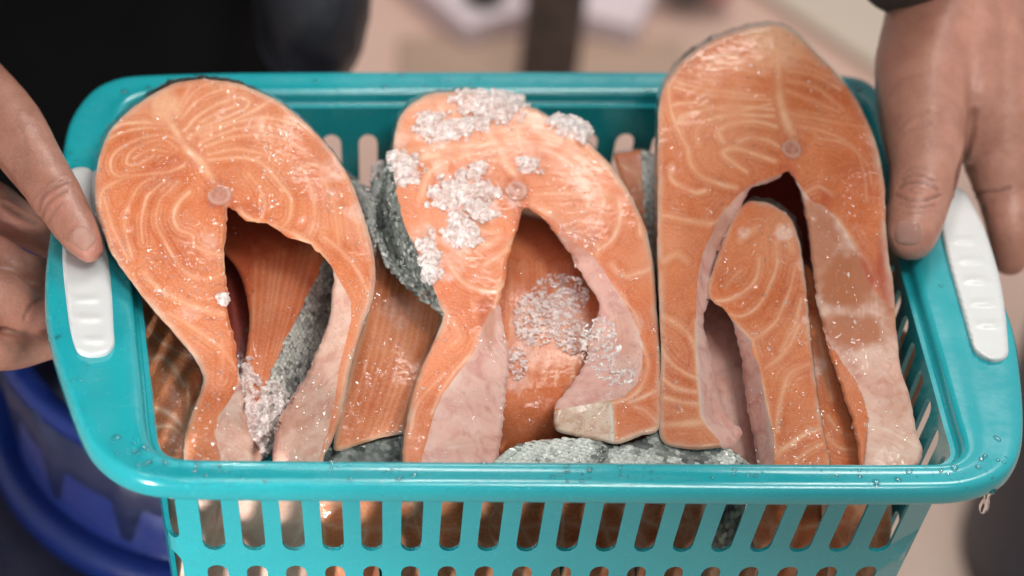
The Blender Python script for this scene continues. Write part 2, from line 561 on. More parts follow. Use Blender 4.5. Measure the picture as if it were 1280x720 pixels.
# slotted wall: 2-D sheet (s along the perimeter, h depth) with real holes, bent round the basket
HB = 0.140
dI = (RO - RI) / np.linalg.norm(RO - RI, axis=1)[:, None]
WT = RI - dI * 0.0012                                    # wall top, outer face
cen = WT.mean(0)
seg = np.linalg.norm(np.roll(WT, -1, 0) - WT, axis=1)
SC = np.concatenate([[0], np.cumsum(seg)])
PER = SC[-1]


def wall_pt(s, h, inset=0.0):
    s = np.mod(s, PER)
    i = np.clip(np.searchsorted(SC, s, side='right') - 1, 0, NR - 1)
    f = (s - SC[i]) / seg[i]
    p = WT[i] * (1 - f)[:, None] + WT[(i + 1) % NR] * f[:, None]
    dd = dI[i] * (1 - f)[:, None] + dI[(i + 1) % NR] * f[:, None]
    # taper: pull towards the middle with depth
    tp = p - dd * inset
    k = 0.10 * h
    off = (cen - p)
    L = np.abs(off) + 1e-6
    tp = tp + np.sign(off) * np.minimum(L, k[:, None] if np.ndim(k) else k) * sstep(0.0, 0.12, L)
    return np.concatenate([tp, -h[:, None]], 1)


def slot_poly(s0, h0, h1, w):
    r = w * 0.5
    pts = []
    for c, a0 in ((h0 + r, math.pi), (h1 - r, 0)):
        for k in range(7):
            a = a0 + math.pi * k / 6
            pts.append((s0 + math.cos(a) * r, c + math.sin(a) * r))
    return pts


# corner positions (arc length) of the four sides, found from the wall-top ring
def s_of(px, py, z=-0.01):
    P = atz(px, py, z)[:2]
    i = np.argmin(((WT - P) ** 2).sum(1))
    return SC[i]


slots = []
ROWS = [(0.022, 0.064), (0.0745, 0.125)]
ROWS_SIDE = [(0.012, 0.060), (0.0705, 0.125)]

def wall_s_at_screen(px, hh=0.035):
    """arc length of the front wall where it stands under picture column px"""
    ss = np.linspace(0, PER, 4000)
    P = wall_pt(ss, np.full(4000, hh))
    q = project(P)
    m = (P[:, 1] < cen[1] - 0.09)
    j = np.argmin(np.where(m, np.abs(q[:, 0] - px), 1e9))
    return ss[j]


fr = [wall_s_at_screen(263 + 50.4 * i) for i in range(18)]
slots_s = list(fr)
side_s = set()
# back wall
ss = np.linspace(0, PER, 4000, endpoint=False)
Pw = wall_pt(ss, np.full(4000, 0.03)); qw = project(Pw)
mb = Pw[:, 1] > cen[1] + 0.10
for i in range(-5, 15):
    px = 415 + 45.6 * i
    if 195 < px < 1050:
        slots_s.append(ss[np.argmin(np.where(mb, np.abs(qw[:, 0] - px), 1e9))])
# side walls
for sgn in (1, -1):
    ms = (np.abs(Pw[:, 1] - cen[1]) < 0.2) & ((Pw[:, 0] - cen[0]) * sgn > 0.12)
    y0, y1 = cen[1] - 0.115, cen[1] + 0.115
    for k in range(13):
        yy = y0 + (y1 - y0) * k / 12
        slots_s.append(ss[np.argmin(np.where(ms, np.abs(Pw[:, 1] - yy), 1e9))]); side_s.add(len(slots_s) - 1)


def build_wall():
    S0 = ss[np.argmin(np.where(mb, np.abs(qw[:, 0] - 205), 1e9))] + 0.004   # seam in the back-left corner
    verts = []; edges = []
    def add_loop(pts, closed=True):
        b = len(verts); n = len(pts)
        verts.extend(Vector(p) for p in pts)
        for i in range(n if closed else n - 1):
            edges.append((b + i, b + (i + 1) % n))
    ns = 330
    top = [(PER * i / ns, 0.006) for i in range(ns + 1)]
    bot = [(PER * (ns - i) / ns, HB) for i in range(ns + 1)]
    add_loop(top + bot)
    holes = []
    for si, s in enumerate(slots_s):
        s = (s - S0) % PER
        if s < 0.012 or s > PER - 0.012:
            continue
        for h0, h1 in (ROWS_SIDE if si in side_s else ROWS):
            p = slot_poly(s, h0, h1, 0.0100 - 0.012 * (h0 - 0.02))
            holes.append(p); add_loop(p)
    # interior points for bending
    for i in range(1, ns):
        for h in (0.008, 0.067, 0.072, 0.130):
            verts.append(Vector((PER * i / ns, h)))
    r = delaunay_2d_cdt(verts, edges, [], 0, 1e-6, False)
    P = np.array([(v.x, v.y) for v in r[0]]); T = np.array([list(f) for f in r[2]])
    c = P[T].mean(1)
    keep = np.ones(len(T), bool)
    for hp in holes:
        hp = np.array(hp)
        bb = (c[:, 0] > hp[:, 0].min()) & (c[:, 0] < hp[:, 0].max()) & (c[:, 1] > hp[:, 1].min()) & (c[:, 1] < hp[:, 1].max())
        idx = np.where(bb)[0]
        if len(idx):
            keep[idx[inside(c[idx], hp)]] = False
    T = T[keep]
    s = P[:, 0] + S0
    Vo = wall_pt(s, P[:, 1], 0.0); Vi = wall_pt(s, P[:, 1], 0.0022)
    n = len(P)
    V = np.concatenate([Vo, Vi])
    from collections import Counter
    ec = {}
    for t in T:
        for a, b in ((t[0], t[1]), (t[1], t[2]), (t[2], t[0])):
            ec[(a, b)] = 1
    F = [tuple(t) for t in T] + [(t[2] + n, t[1] + n, t[0] + n) for t in T]
    for (a, b) in ec:
        if (b, a) not in ec:
            F.append((b, a, a + n, b + n))
    return V, F


V, F = build_wall()
wall = mesh_obj('slotted_wall', V, [tuple(int(i) for i in f) for f in F], M_TEAL, basket, smooth=False)
bv = wall.modifiers.new('bevel', 'BEVEL'); bv.width = 0.0005; bv.segments = 2; bv.limit_method = 'ANGLE'; bv.angle_limit = math.radians(50)
# floor of the basket
sb = np.linspace(0, PER, 120, endpoint=False)
Pb = wall_pt(sb, np.full(120, HB), 0.0)
Pb2 = Pb.copy(); Pb2[:, 2] -= 0.003
mesh_obj('basket_floor', np.concatenate([Pb, Pb2]), [tuple(range(120)), tuple(range(239, 119, -1))] + [(i, (i + 1) % 120, 120 + (i + 1) % 120, 120 + i) for i in range(120)], M_TEAL, basket, smooth=False)


# ------------------------------------------------------------------ generic sheet from a picture outline lying in a real plane
class Plane:
    """a plane through two points (picture position + height) tilted by roll about the line between them"""
    def __init__(s, a, za, b, zb, roll=0.0, sag=0.0):
        s.A = atz(np.float64(a[0]), np.float64(a[1]), za); s.B = atz(np.float64(b[0]), np.float64(b[1]), zb)
        up = s.A - s.B; up /= np.linalg.norm(up)
        side = np.array([1.0, 0, 0]); side -= up * (side @ up); side /= np.linalg.norm(side)
        n = np.cross(side, up)
        if n[2] < 0: n = -n
        n = n * math.cos(roll) + side * math.sin(roll)
        s.n = n / np.linalg.norm(n)
    def t(s, u, v):
        d = ray(u, v)
        return ((s.A - CC) @ s.n) / (d @ s.n)


def grid_cdt(outline, creases, step, jit=0.35):
    mn = outline.min(0); mx = outline.max(0)
    gx, gy = np.meshgrid(np.arange(mn[0], mx[0], step), np.arange(mn[1], mx[1], step * 0.87))
    gx = gx + (np.arange(gx.shape[0]) % 2)[:, None] * step * 0.5
    G = np.stack([gx.ravel(), gy.ravel()], 1)
    G += (RNG.random(G.shape) - 0.5) * jit * step
    G = G[inside(G, outline)]
    G = G[dist_poly(G, outline, True) > step * 0.6]
    vs = [Vector(p) for p in outline[:, :2]]
    ed = [(i, (i + 1) % len(outline)) for i in range(len(outline))]
    for c in creases:
        b = len(vs)
        vs += [Vector(p[:2]) for p in c]
        ed += [(b + i, b + i + 1) for i in range(len(c) - 1)]
        G = G[dist_poly(G, c) > step * 0.5]
    vs += [Vector(p) for p in G]
    r = delaunay_2d_cdt(vs, ed, [], 0, 1e-4, False)
    P = np.array([(v.x, v.y) for v in r[0]]); T = np.array([list(f) for f in r[2]])
    k = inside(P[T].mean(1), outline)
    return P, T[k]


PIECES = {}
PIECE_DEPTH = []


def Z(scale, ox, oy, pts):
    """reads a list of points taken in an enlarged crop"""
    return [(ox + p[0] / scale, oy + p[1] / scale) for p in pts]


def piece(key, label, outline, plane, lines=(), zones=(), cav=None, thick=0.028, shift=(0, -4), step=2.0, flesh=M_FLESH,
          lining=M_LINING, skin=M_SCALE, rimfat=7.0, rim_amp=0.9, frost=(), tone=(), raw=(), bone=None, bulge=0.0015, edge_r=0.0016, seed=0,
          name='salmon_steak', cat='salmon steak', group=None, linew=1.0, back=True, tonebias=0.0, jag=0.8):
    O = catmull(outline, 3.0)
    sel = np.ones(len(O), bool)
    jn = fbm(O, 7.0, seed + 3, 2)
    c0 = O.mean(0)
    tn = np.roll(O, -1, 0) - np.roll(O, 1, 0)
    nn = np.stack([tn[:, 1], -tn[:, 0]], 1) / (np.linalg.norm(tn, axis=1)[:, None] + 1e-9)
    if cav is not None:
        jn = jn + 2.4 * inside(O, cav) * fbm(O, 5.5, seed + 4, 2)
    O = O + nn * (jn * jag * 1.0)[:, None]
    cre = [catmull(z['crease'], 3.0, closed=False) for z in zones]
    P, T = grid_cdt(O, cre, step)
    cavm = inside(O, cav) if cav is not None else np.zeros(len(O), bool)
    t = plane.t(P[:, 0], P[:, 1])
    dO = dist_poly(P, O, True)
    # distance to the skin side of the outline only
    dS = np.full(len(P), 1e9)
    idx = np.where(~cavm)[0]
    for i in idx:
        j = (i + 1) % len(O)
        if cavm[j]:
            continue
        a = O[i]; ab = O[j] - a
        tt = np.clip(((P - a) @ ab) / ((ab ** 2).sum() + 1e-9), 0, 1)
        np.minimum(dS, np.hypot(P[:, 0] - a[0] - tt * ab[0], P[:, 1] - a[1] - tt * ab[1]), out=dS)
    off = edge_r * np.clip(1 - dO / 5.0, 0, 1) ** 2
    off = off - bulge * sstep(0, 60, dO)
    off = off + 0.00045 * fbm(P, 34, seed, 2) + 0.00007 * fbm(P, 6, seed + 5, 2)
    # zones: surfaces that fold back from a crease
    cen_t = P[T].mean(1)
    tz = np.zeros(len(T), int)
    for zi, z in enumerate(zones):
        zp = np.array(z['poly'], float)
        m = inside(P, zp)
        dc = dist_poly(P, cre[zi])
        off = off + np.where(m, z['slope'] * dc + z.get('curve', 0) * dc ** 2, 0)
        tz[inside(cen_t, zp)] = zi + 1
    fat = np.zeros(len(P)); near = np.full(len(P), 30.0)
    for ln in lines:
        w, s, pts = ln
        c = catmull(pts, 5.0, closed=False)
        wob = np.stack([fbm(P, 16, seed + 11, 2), fbm(P, 16, seed + 12, 2)], 1) * 0.3
        bb = (P[:, 0] > c[:, 0].min() - 14) & (P[:, 0] < c[:, 0].max() + 14) & (P[:, 1] > c[:, 1].min() - 14) & (P[:, 1] < c[:, 1].max() + 14)
        ii = np.where(bb)[0]
        if not len(ii):
            continue
        dd = dist_poly(P[ii] + wob[ii], c)
        ww = w * linew * (1 + 0.35 * vnoise(P[ii], 20, seed + 21))
        ss_ = s * np.clip(0.8 + 0.55 * vnoise(P[ii], 22, seed + 22), .15, 1.2)
        fat[ii] = np.maximum(fat[ii], 0.95 * ss_ * np.exp(-(dd / (.95 * ww)) ** 2) + 0.24 * ss_ * np.exp(-(dd / (ww * 2.6)) ** 2))
        near[ii] = np.minimum(near[ii], dd)
    near2 = near + 1.6 * fbm(P, 36, seed + 61, 3)
    for q_, a_ in ((6.0, .30), (11.5, .20), (17.5, .13)):
        fat = np.maximum(fat, a_ * np.clip(.5 + 1.5 * fbm(P, 24, seed + 63, 2), 0, 1) * np.exp(-((near2 - q_) / 1.5) ** 2))
    off = off + 0.00014 * fat
    rf = rim_amp * np.clip(.62 + .6 * fbm(P, 22, seed + 33, 3), .1, 1) * np.exp(-(dS / (rimfat * (1 + 0.5 * fbm(P, 35, seed + 31, 2)))) ** 2) if rimfat > 0 else np.zeros(len(P))
    fr = np.zeros(len(P))
    for (x, y, r, a) in frost:
        q = np.hypot(P[:, 0] - x, P[:, 1] - y) / r + 0.5 * fbm(P, 14, seed + 41, 3)
        fr = np.maximum(fr, 0.9 * a * sstep(1.1, 0.5, q))
    tn_ = 0.28 + tonebias + 0.45 * fbm(P, 55, seed + 51, 3)
    tn_ = tn_ + 0.25 * np.exp(-(near / 4.0) ** 2) - 0.22 * np.exp(-((near - 8.0) / 3.5) ** 2)
    for (x, y, r, a) in tone:
        if a > .8:
            fat = np.maximum(fat, .62 * a * sstep(1.15, .55, np.hypot(P[:, 0] - x, P[:, 1] - y) / r + .22 * fbm(P, 12, 91, 3)))
        tn_ = tn_ + a * np.exp(-((P[:, 0] - x) ** 2 + (P[:, 1] - y) ** 2) / r ** 2)
    tn_ = np.clip(tn_, 0, 1)
    PIECE_DEPTH.append((key, float(np.median(t))))
    rw = np.zeros(len(P))
    for (x, y, rx, ry, a) in raw:
        rw = np.maximum(rw, a * sstep(1.2, .5, np.hypot((P[:, 0] - x) / rx, (P[:, 1] - y) / ry) + .35 * fbm(P, 18, seed + 81, 3)))
    if bone:
        q_ = np.hypot(P[:, 0] - bone[0], P[:, 1] - bone[1]) / bone[2]
        rw = np.maximum(rw, .55 * np.exp(-((q_ - 1.05) / .28) ** 2) * np.clip(.6 + .7 * fbm(P, 9, 88, 2), 0, 1))
    W = CC + ray(P[:, 0], P[:, 1]) * (t + off)[:, None]
    T = orient(W, T)
    at = dict(fat=np.clip(fat, 0, 1), rimfat=rf, frost=fr, tone=tn_, raw=rw)
    base = W.min(0)
    root = empty(name, (W[:, 0].mean(), W[:, 1].mean(), W[:, 2].min() - 0.01))
    tag(root, label, cat, group)
    v, f, a = subset(W, T, tz == 0, at)
    mesh_obj('flesh', v, f, flesh, root, attrs=a)
    for zi, z in enumerate(zones):
        if (tz == zi + 1).any():
            v, f, a = subset(W, T, tz == zi + 1, at)
            mesh_obj(z['name'], v, f, z['mat'], root, attrs=a)
    # side shell + back
    n = len(O)
    rings = []
    K = 5
    # front ring depth equals that of the outline vertices in the sheet
    tO = plane.t(O[:, 0], O[:, 1])
    oo = np.empty(n)
    for i in range(n):
        oo[i] = off[np.argmin((P[:, 0] - O[i, 0]) ** 2 + (P[:, 1] - O[i, 1]) ** 2)]
    c0 = O.mean(0)
    for k in range(K):
        s = k / (K - 1)
        Q = O + np.array(shift) * s * (1 + .6 * fbm(O, 9, seed + 71, 2))[:, None] + (O - c0) * (0.010 * s * (1 + .5 * fbm(O, 9, seed + 72, 2)))[:, None]
        tt = tO + oo * (1 - s) + thick * s
        rings.append(CC + ray(Q[:, 0], Q[:, 1]) * tt[:, None])
    V = np.concatenate(rings)
    F = []; mi = []
    for k in range(K - 1):
        for i in range(n):
            j = (i + 1) % n
            F.append((k * n + i, k * n + j, (k + 1) * n + j, (k + 1) * n + i)); mi.append(1 if (cavm[i] and cavm[j]) else 0)
    Fs = [f for f, m in zip(F, mi) if m == 0]; Fc = [f for f, m in zip(F, mi) if m == 1]
    def sub(Fq, nm, mt):
        if not Fq: return
        u = sorted({i for f in Fq for i in f}); mp = {x: q for q, x in enumerate(u)}
        o = mesh_obj(nm, V[u], [tuple(mp[i] for i in f) for f in Fq], mt, root, attrs=None)
        return o
    sub(Fs, 'skin', skin)
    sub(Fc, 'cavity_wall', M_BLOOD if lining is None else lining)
    if back:
        Ob = V[(K - 1) * n:]
        r = delaunay_2d_cdt([Vector(p) for p in O], [(i, (i + 1) % n) for i in range(n)], [], 0, 1e-4, False)
        T2 = np.array([list(q) for q in r[2]])
        if len(r[0]) == n:
            Pq = np.array([(q.x, q.y) for q in r[0]])
            T2 = T2[inside(Pq[T2].mean(1), O)]
            mesh_obj('rear_face', Ob, T2[:, ::-1], flesh, root, attrs=dict(fat=np.zeros(n), rimfat=np.zeros(n), frost=np.zeros(n), tone=np.full(n, .3)))
    if bone:
        bx, by, br = bone
        v, f = ICO3
        r3 = br * float(plane.t(np.float64(bx), np.float64(by))) / FPX
        i0 = np.argmin((P[:, 0] - bx) ** 2 + (P[:, 1] - by) ** 2)
        R = np.stack([np.cross(plane.n, [0, 0, 1.]), np.cross(np.cross(plane.n, [0, 0, 1.]), plane.n), plane.n])
        R = R / np.linalg.norm(R, axis=1)[:, None]
        rad = np.hypot(v[:, 0], v[:, 1])
        zz = v[:, 2] * 0.07 - 0.04 * np.exp(-(rad / 0.35) ** 2) * (v[:, 2] > 0)
        vv = np.stack([v[:, 0], v[:, 1] * 1.1, zz + 0.03 * fbm(v, 0.5, 3, 2)], 1) * r3
        mesh_obj('backbone', W[i0] + vv @ R, f, M_BONE, root, attrs=dict(fat=np.clip(.9 * np.exp(-((rad - .78 - .06 * fbm(v, .5, 8, 2)) / .14) ** 2) + .3 * np.exp(-(rad / .25) ** 2), 0, 1)))
    PIECES[key] = (plane, P, off)
    return root


def surf(key, u, v, lift=0.0):
    plane, P, off = PIECES[key]
    u = np.atleast_1d(np.asarray(u, float)); v = np.atleast_1d(np.asarray(v, float))
    o = np.array([off[np.argmin((P[:, 0] - a) ** 2 + (P[:, 1] - b) ** 2)] for a, b in zip(u, v)])
    return CC + ray(u, v) * (plane.t(u, v) + o - lift)[:, None]

#@@PIECES
STEAKS = 'salmon steaks heaped on top'
UNDER = 'salmon pieces lying lower in the basket'


class Flat(Plane):
    """a plane through one picture point at a known height (or known Y) with a given slope"""
    def __init__(s, p, z=None, Y=None, tilt=0.0, roll=0.0):
        d = ray(np.float64(p[0]), np.float64(p[1]))
        t = (z - CC[2]) / d[2] if z is not None else (Y - CC[1]) / d[1]
        s.A = CC + d * t
        n = np.array([math.sin(roll), -math.sin(tilt), math.cos(tilt)])
        s.n = n / np.linalg.norm(n)


# ---------------- top steak, left
o1 = [(256.6,99),(235,101),(213,106),(184,122),(159,140),(137,164),(125,193),(119,225),(120,258),(128,287),(141,319),(159,345),(184,378),(210,408),(231,432),(247,455),(254,475),(248,497),(237,526),(231,551),(230,575),(233,588),
      (290,598),(360,598),(401,590),(405,571),(415,551),(424,526),(432,493),(437,464),(444,439),(455,403),(465,378),(469,349),(468,323),(462,294),(453,265),(441,232),(423,200),(401,173),(379,151),(354,131),(329,117),(295,104)]
cav1 = [(285,258),(290,262),(296,265),(306,275),(318,279),(332,280),(347,287),(356,294),(365,299),(378,302),(387,306),(401,319),(413,333),(419,345),(420,360),(413,400),(402,430),(387,465),(372,490),(352,520),(342,545),(330,556),(315,540),(309,505),(302,480),(300,470),(298,457),(293,421),(285,392),(284,356),(281,331),(280,308),(283,287)]
# the outline is a horseshoe: outer rim, then round the cavity
out1 = o1[:22] + [(275,598),(322,598)] + [(326,585),(325,562),(312,540),(304,500),(300,475),(298,457),(293,421),(285,392),(284,356),(281,331),(280,308),(283,287),(285,258),(290,262),(296,265),(306,275),(318,279),(332,280),(347,287),(356,294),(365,299),(378,302),(387,306),(401,319),(413,333),(418,345),(418,360),(412,400),(401,430),(387,465),(371,490),(352,520),(344,548),(340,585)] + [(345,598)] + o1[24:]
cavp1 = [(270,255),(300,240),(350,275),(400,300),(425,335),(424,362),(416,402),(408,432),(392,468),(376,494),(358,524),(352,560),(352,640),(268,640),(280,520),(294,500),(294,440),(275,350)]
zc1l = [(297,457),(297,479),(290,495),(282,508),(272,522),(269,544),(275,569),(280,610),(282,632)]
zp1l = zc1l + [(337,632),(332,592),(325,562),(313,540),(305,500),(301,475)]
zc1r = [(415,333),(421,345),(431,362),(438,376),(439,399),(430,436),(423,464),(420,490),(411,535),(398,575),(392,620)]
zp1r = [(400,318)] + zc1r + [(392,634),(341,634),(338,590),(343,548),(351,520),(370,490),(385,465),(400,430),(410,400),(416,360),(416,345)]
L1 = [
 (4.5,.9,Z(3,110,90,[(300,180),(340,240),(370,290),(410,320),(440,370),(470,410)])),
 (1.5,.75,Z(3,110,90,[(345,260),(300,240),(230,240),(150,270),(95,310),(85,360),(110,390),(150,385)])),
 (1.4,.7,Z(3,110,90,[(335,290),(290,255),(220,265),(160,300),(145,345),(190,345),(250,310)])),
 (1.3,.6,Z(3,110,90,[(300,300),(250,290),(200,305),(170,325)])),
 (2.0,.7,Z(3,110,90,[(290,195),(200,188),(130,195),(95,210)])),
 (1.3,.6,Z(3,110,90,[(300,212),(200,210),(110,235),(80,250)])),
 (1.6,.6,Z(3,110,90,[(360,350),(300,375),(250,380),(150,395),(60,440),(45,500)])),
 (1.4,.65,Z(3,110,90,[(250,395),(200,420),(170,460),(140,540),(140,600),(165,690)])),
 (1.5,.7,Z(3,110,90,[(290,405),(250,440),(220,470),(200,560),(205,640)])),
 (1.4,.6,Z(3,110,90,[(340,410),(300,450),(270,480),(255,560),(290,640),(330,710)])),
 (1.6,.75,Z(3,110,90,[(380,450),(340,490),(320,540),(340,590),(390,610),(400,650),(470,680),(525,690)])),
 (1.3,.55,Z(3,110,90,[(60,470),(75,520),(90,580),(120,640),(150,700)])),
 (2.2,.45,Z(2.77,140,320,[(210,0),(260,60),(330,80),(390,60)])),
 (3.0,.45,Z(2.77,140,320,[(110,60),(170,120),(250,160),(330,190),(390,200)])),
 (2.0,.55,Z(2.77,140,320,[(200,200),(270,240),(340,290),(380,320),(430,390)])),
 (1.6,.35,Z(2.77,140,320,[(380,290),(385,350),(380,430)])),
 (1.6,.7,Z(3,110,90,[(345,160),(375,100),(415,60),(450,45)])),
 (1.4,.65,Z(3,110,90,[(352,172),(400,118),(460,80),(540,58)])),
 (1.8,.8,Z(3,110,90,[(360,220),(420,160),(500,115),(570,95),(605,112),(590,138),(540,160),(480,185),(410,215)])),
 (1.8,.75,Z(3,110,90,[(425,188),(480,157),(550,128)])),
 (1.3,.6,Z(3,110,90,[(340,140),(365,90),(385,50)])),
 (1.8,.6,Z(3,110,90,[(375,245),(440,215),(520,190),(570,170),(630,140),(700,100)])),
 (1.7,.6,Z(3,250,90,[(0,240),(60,215),(150,185),(240,170),(330,185),(390,210)])),
 (1.5,.6,Z(3,250,90,[(0,265),(100,225),(200,205),(300,215),(380,250)])),
 (1.3,.55,Z(3,250,90,[(20,280),(120,245),(230,235),(320,250),(400,300)])),
 (1.2,.5,Z(3,250,90,[(30,310),(130,290),(230,305),(300,340)])),
 (1.5,.6,Z(3,250,90,[(30,330),(140,320),(220,335),(270,380),(310,430),(340,480),(335,550),(300,590)])),
 (3.5,.4,Z(3,250,90,[(370,360),(440,345),(480,370),(540,400)])),
 (1.5,.45,Z(3,250,90,[(180,380),(220,430),(240,480),(240,530),(210,560)])),
 (1.3,.4,Z(3,250,90,[(395,370),(420,450),(430,550),(410,610)])),
 (1.4,.35,Z(3,250,90,[(450,380),(500,480),(510,560),(520,650)])),
 (1.4,.35,Z(3,250,90,[(560,480),(590,570),(610,650)])),
 (2.0,.5,Z(2.4,280,280,[(300,40),(350,80),(400,140),(430,200)])),
 (5,.55,[(195,133),(207,128),(216,128)]), (2.2,.8,[(283,250),(283,285),(280,320),(283,350)]),
 (2.4,.6,[(296,262),(318,276),(347,284),(385,303),(412,330)]),
]
S1 = piece('s1', 'large horseshoe salmon steak at the left, silver skin strip showing through its cavity', out1,
      Plane((256,99), .045, (260,571), -.02), L1,
      zones=[dict(name='belly_lining', crease=zc1l, poly=zp1l, slope=.00030, mat=M_LINING_PALE),
             dict(name='belly_lining', crease=zc1r, poly=zp1r, slope=.00030, mat=M_LINING_PALE)],
      cav=cavp1, frost=[(300,560,26,.6),(262,300,14,.25),(420,210,18,.35),(445,265,16,.4),(330,560,30,.6),(238,392,14,.3)],
      tone=[(207,132,22,1.0),(170,140,20,.5),(400,150,60,.25),(440,280,40,.35),(430,420,30,.2)], shift=(-2,-2),
      bone=(273,242,16), raw=[(288,262,12,16,.5),(283,300,5,40,.5),(262,230,9,7,.35)], seed=1, group=STEAKS, step=1.8, rimfat=5.5)

# ---------------- top steak, middle
out2 = [(585,113),(560,115),(535,118),(517,128),(502,143),(495,160),(492,180),(490,200),(484,215),(476,235),(470,262),(472,285),(480,300),(488,318),(500,332),(515,345),(530,358),(545,376),(553,390),
        (551,405),(541,430),(527,460),(517,490),(509,525),(504,555),(503,580),(502,594),(560,600),(622,598),(622,575),(628,540),(632,500),(636,460),(635,440),(631,415),(626,385),(625,375),(632,350),(636,320),(642,300),(648,280),(652,262),
        (665,262),(685,280),(700,300),(712,315),(722,335),(735,355),(748,375),(750,390),(742,405),(735,425),(735,448),(722,470),(708,490),(696,505),(693,520),(696,538),(715,545),(745,550),(772,555),(800,545),(822,538),(826,500),(826,450),(823,410),(820,370),(817,330),(812,305),(806,282),(797,262),(785,238),(770,215),(752,195),(735,178),(712,160),(690,148),(668,136),(640,127),(612,118)]
cavp2 = [(650,250),(672,255),(705,290),(735,340),(760,375),(760,395),(748,410),(745,450),(720,485),(700,510),(702,532),(690,545),(660,560),(628,640),(600,640),(618,560),(630,420),(618,380),(635,300)]
skc2 = [(490,196),(492,215),(497,250),(507,285),(519,310),(530,332),(540,355),(548,378),(553,392)]
skp2 = [(492,190)] + skc2 + [(556,395),(520,370),(480,330),(460,280),(465,230),(484,200)]
l2c = [(631,372),(615,390),(603,410),(592,440),(570,470),(552,495),(542,520),(534,550),(527,575),(522,628)]
l2p = [(634,366)] + l2c + [(522,640),(630,640),(626,575),(632,540),(640,460),(636,415),(628,385)]
r2c = [(655,264),(668,275),(688,288),(705,296),(722,306),(742,322),(756,340),(768,360),(785,385),(797,410),(803,430),(803,455),(796,480),(780,495),(764,500),(735,505),(700,512)]
r2p = [(648,258)] + r2c + [(688,508),(700,488),(732,445),(730,420),(742,390),(715,320),(680,282),(655,268)]
b2c = [(700,512),(735,505),(764,500),(766,520),(768,557)]
b2p = [(690,515),(700,512),(735,505),(764,500),(766,520),(768,562),(690,555)]
L2 = [
 (4,.7,Z(3,480,100,[(380,180),(410,230),(440,280),(470,330),(500,370)])),
 (1.4,.5,Z(3,480,100,[(90,95),(200,82),(300,110),(370,160)])),
 (1.4,.5,Z(3,480,100,[(80,115),(200,102),(330,150)])),
 (1.4,.45,Z(3,480,100,[(100,140),(200,125),(340,175)])),
 (1.8,.5,Z(3,480,100,[(60,270),(130,260),(230,250),(350,240),(400,235)])),
 (3.5,.75,Z(3,480,100,[(100,312),(150,290),(200,282)])),
 (2.6,.8,Z(3,480,100,[(210,318),(175,345),(155,390),(145,440)])),
 (1.4,.5,Z(3,480,100,[(230,310),(340,275),(420,270)])),
 (2.2,.6,Z(3,480,100,[(240,530),(260,590),(320,620),(400,610),(430,590)])),
 (2.0,.75,Z(3,480,100,[(310,530),(350,555),(395,570),(430,568)])),
 (2.4,.75,Z(3,480,100,[(380,690),(430,660),(465,630),(480,600)])),
 (2.0,.75,Z(2.77,480,330,[(230,10),(270,60),(330,90),(395,90),(415,60)])),
 (3.0,.4,Z(2.77,480,330,[(240,200),(265,250),(235,280)])),
 (1.6,.6,Z(2.77,480,330,[(90,600),(110,500),(150,440),(210,380)])),
 (1.6,.8,Z(2.77,480,330,[(395,110),(360,190),(320,260),(300,310),(240,380),(195,450),(165,520)])),
 (1.5,.5,Z(3,600,100,[(40,180),(100,160),(180,130),(280,150)])),
 (1.5,.55,Z(3,600,100,[(80,190),(180,170),(280,190),(360,220),(440,290),(480,330)])),
 (1.5,.5,Z(3,600,100,[(90,210),(190,195),(300,220),(400,280),(450,340)])),
 (1.4,.5,Z(3,600,100,[(100,225),(210,212),(310,240),(400,310)])),
 (1.5,.55,Z(3,600,100,[(100,240),(200,230),(320,260),(400,330),(450,400),(465,460),(440,530),(400,590)])),
 (1.4,.5,Z(3,600,100,[(120,270),(230,260),(320,300),(390,370)])),
 (1.5,.5,Z(3,600,100,[(500,360),(560,430),(590,500),(600,580)])),
 (1.5,.5,Z(3,600,100,[(330,300),(380,370),(410,420),(400,490)])),
 (2.2,.7,Z(3,600,100,[(520,450),(525,520),(500,590),(460,630)])),
 (1.6,.5,Z(3,600,100,[(200,430),(300,425),(400,430),(480,430)])),
 (3.0,.7,Z(3,600,100,[(200,470),(260,500),(330,560),(400,600),(440,620),(440,650)])),
 (1.8,.6,Z(2.77,620,330,[(400,0),(440,40),(500,30),(545,10)])),
 (2.0,.6,Z(2.77,620,330,[(400,70),(430,110),(480,170),(500,240)])),
 (2.2,.9,Z(2.77,620,330,[(500,270),(525,340),(510,410),(470,460),(400,485)])),
 (2.0,.9,Z(2.77,620,330,[(460,480),(500,465),(550,440)])), (1.8,.8,Z(2.77,620,330,[(480,495),(520,510),(555,545)])),
 (3.2,.9,Z(2.77,620,330,[(400,490),(405,560),(410,620),(470,600),(550,570)])),
 (1.8,.6,Z(3,600,100,[(140,180),(150,230),(170,290)])),
]
L2 += [(1.4,.6,[(610,410),(612,430),(628,450)]),(1.2,.6,[(614,400),(622,425),(634,440)]),(2,.5,[(560,560),(590,556),(622,560)]),(1.5,.4,[(575,500),(590,520),(600,560)]),(1.2,.4,[(770,390),(775,430),(765,470)])]
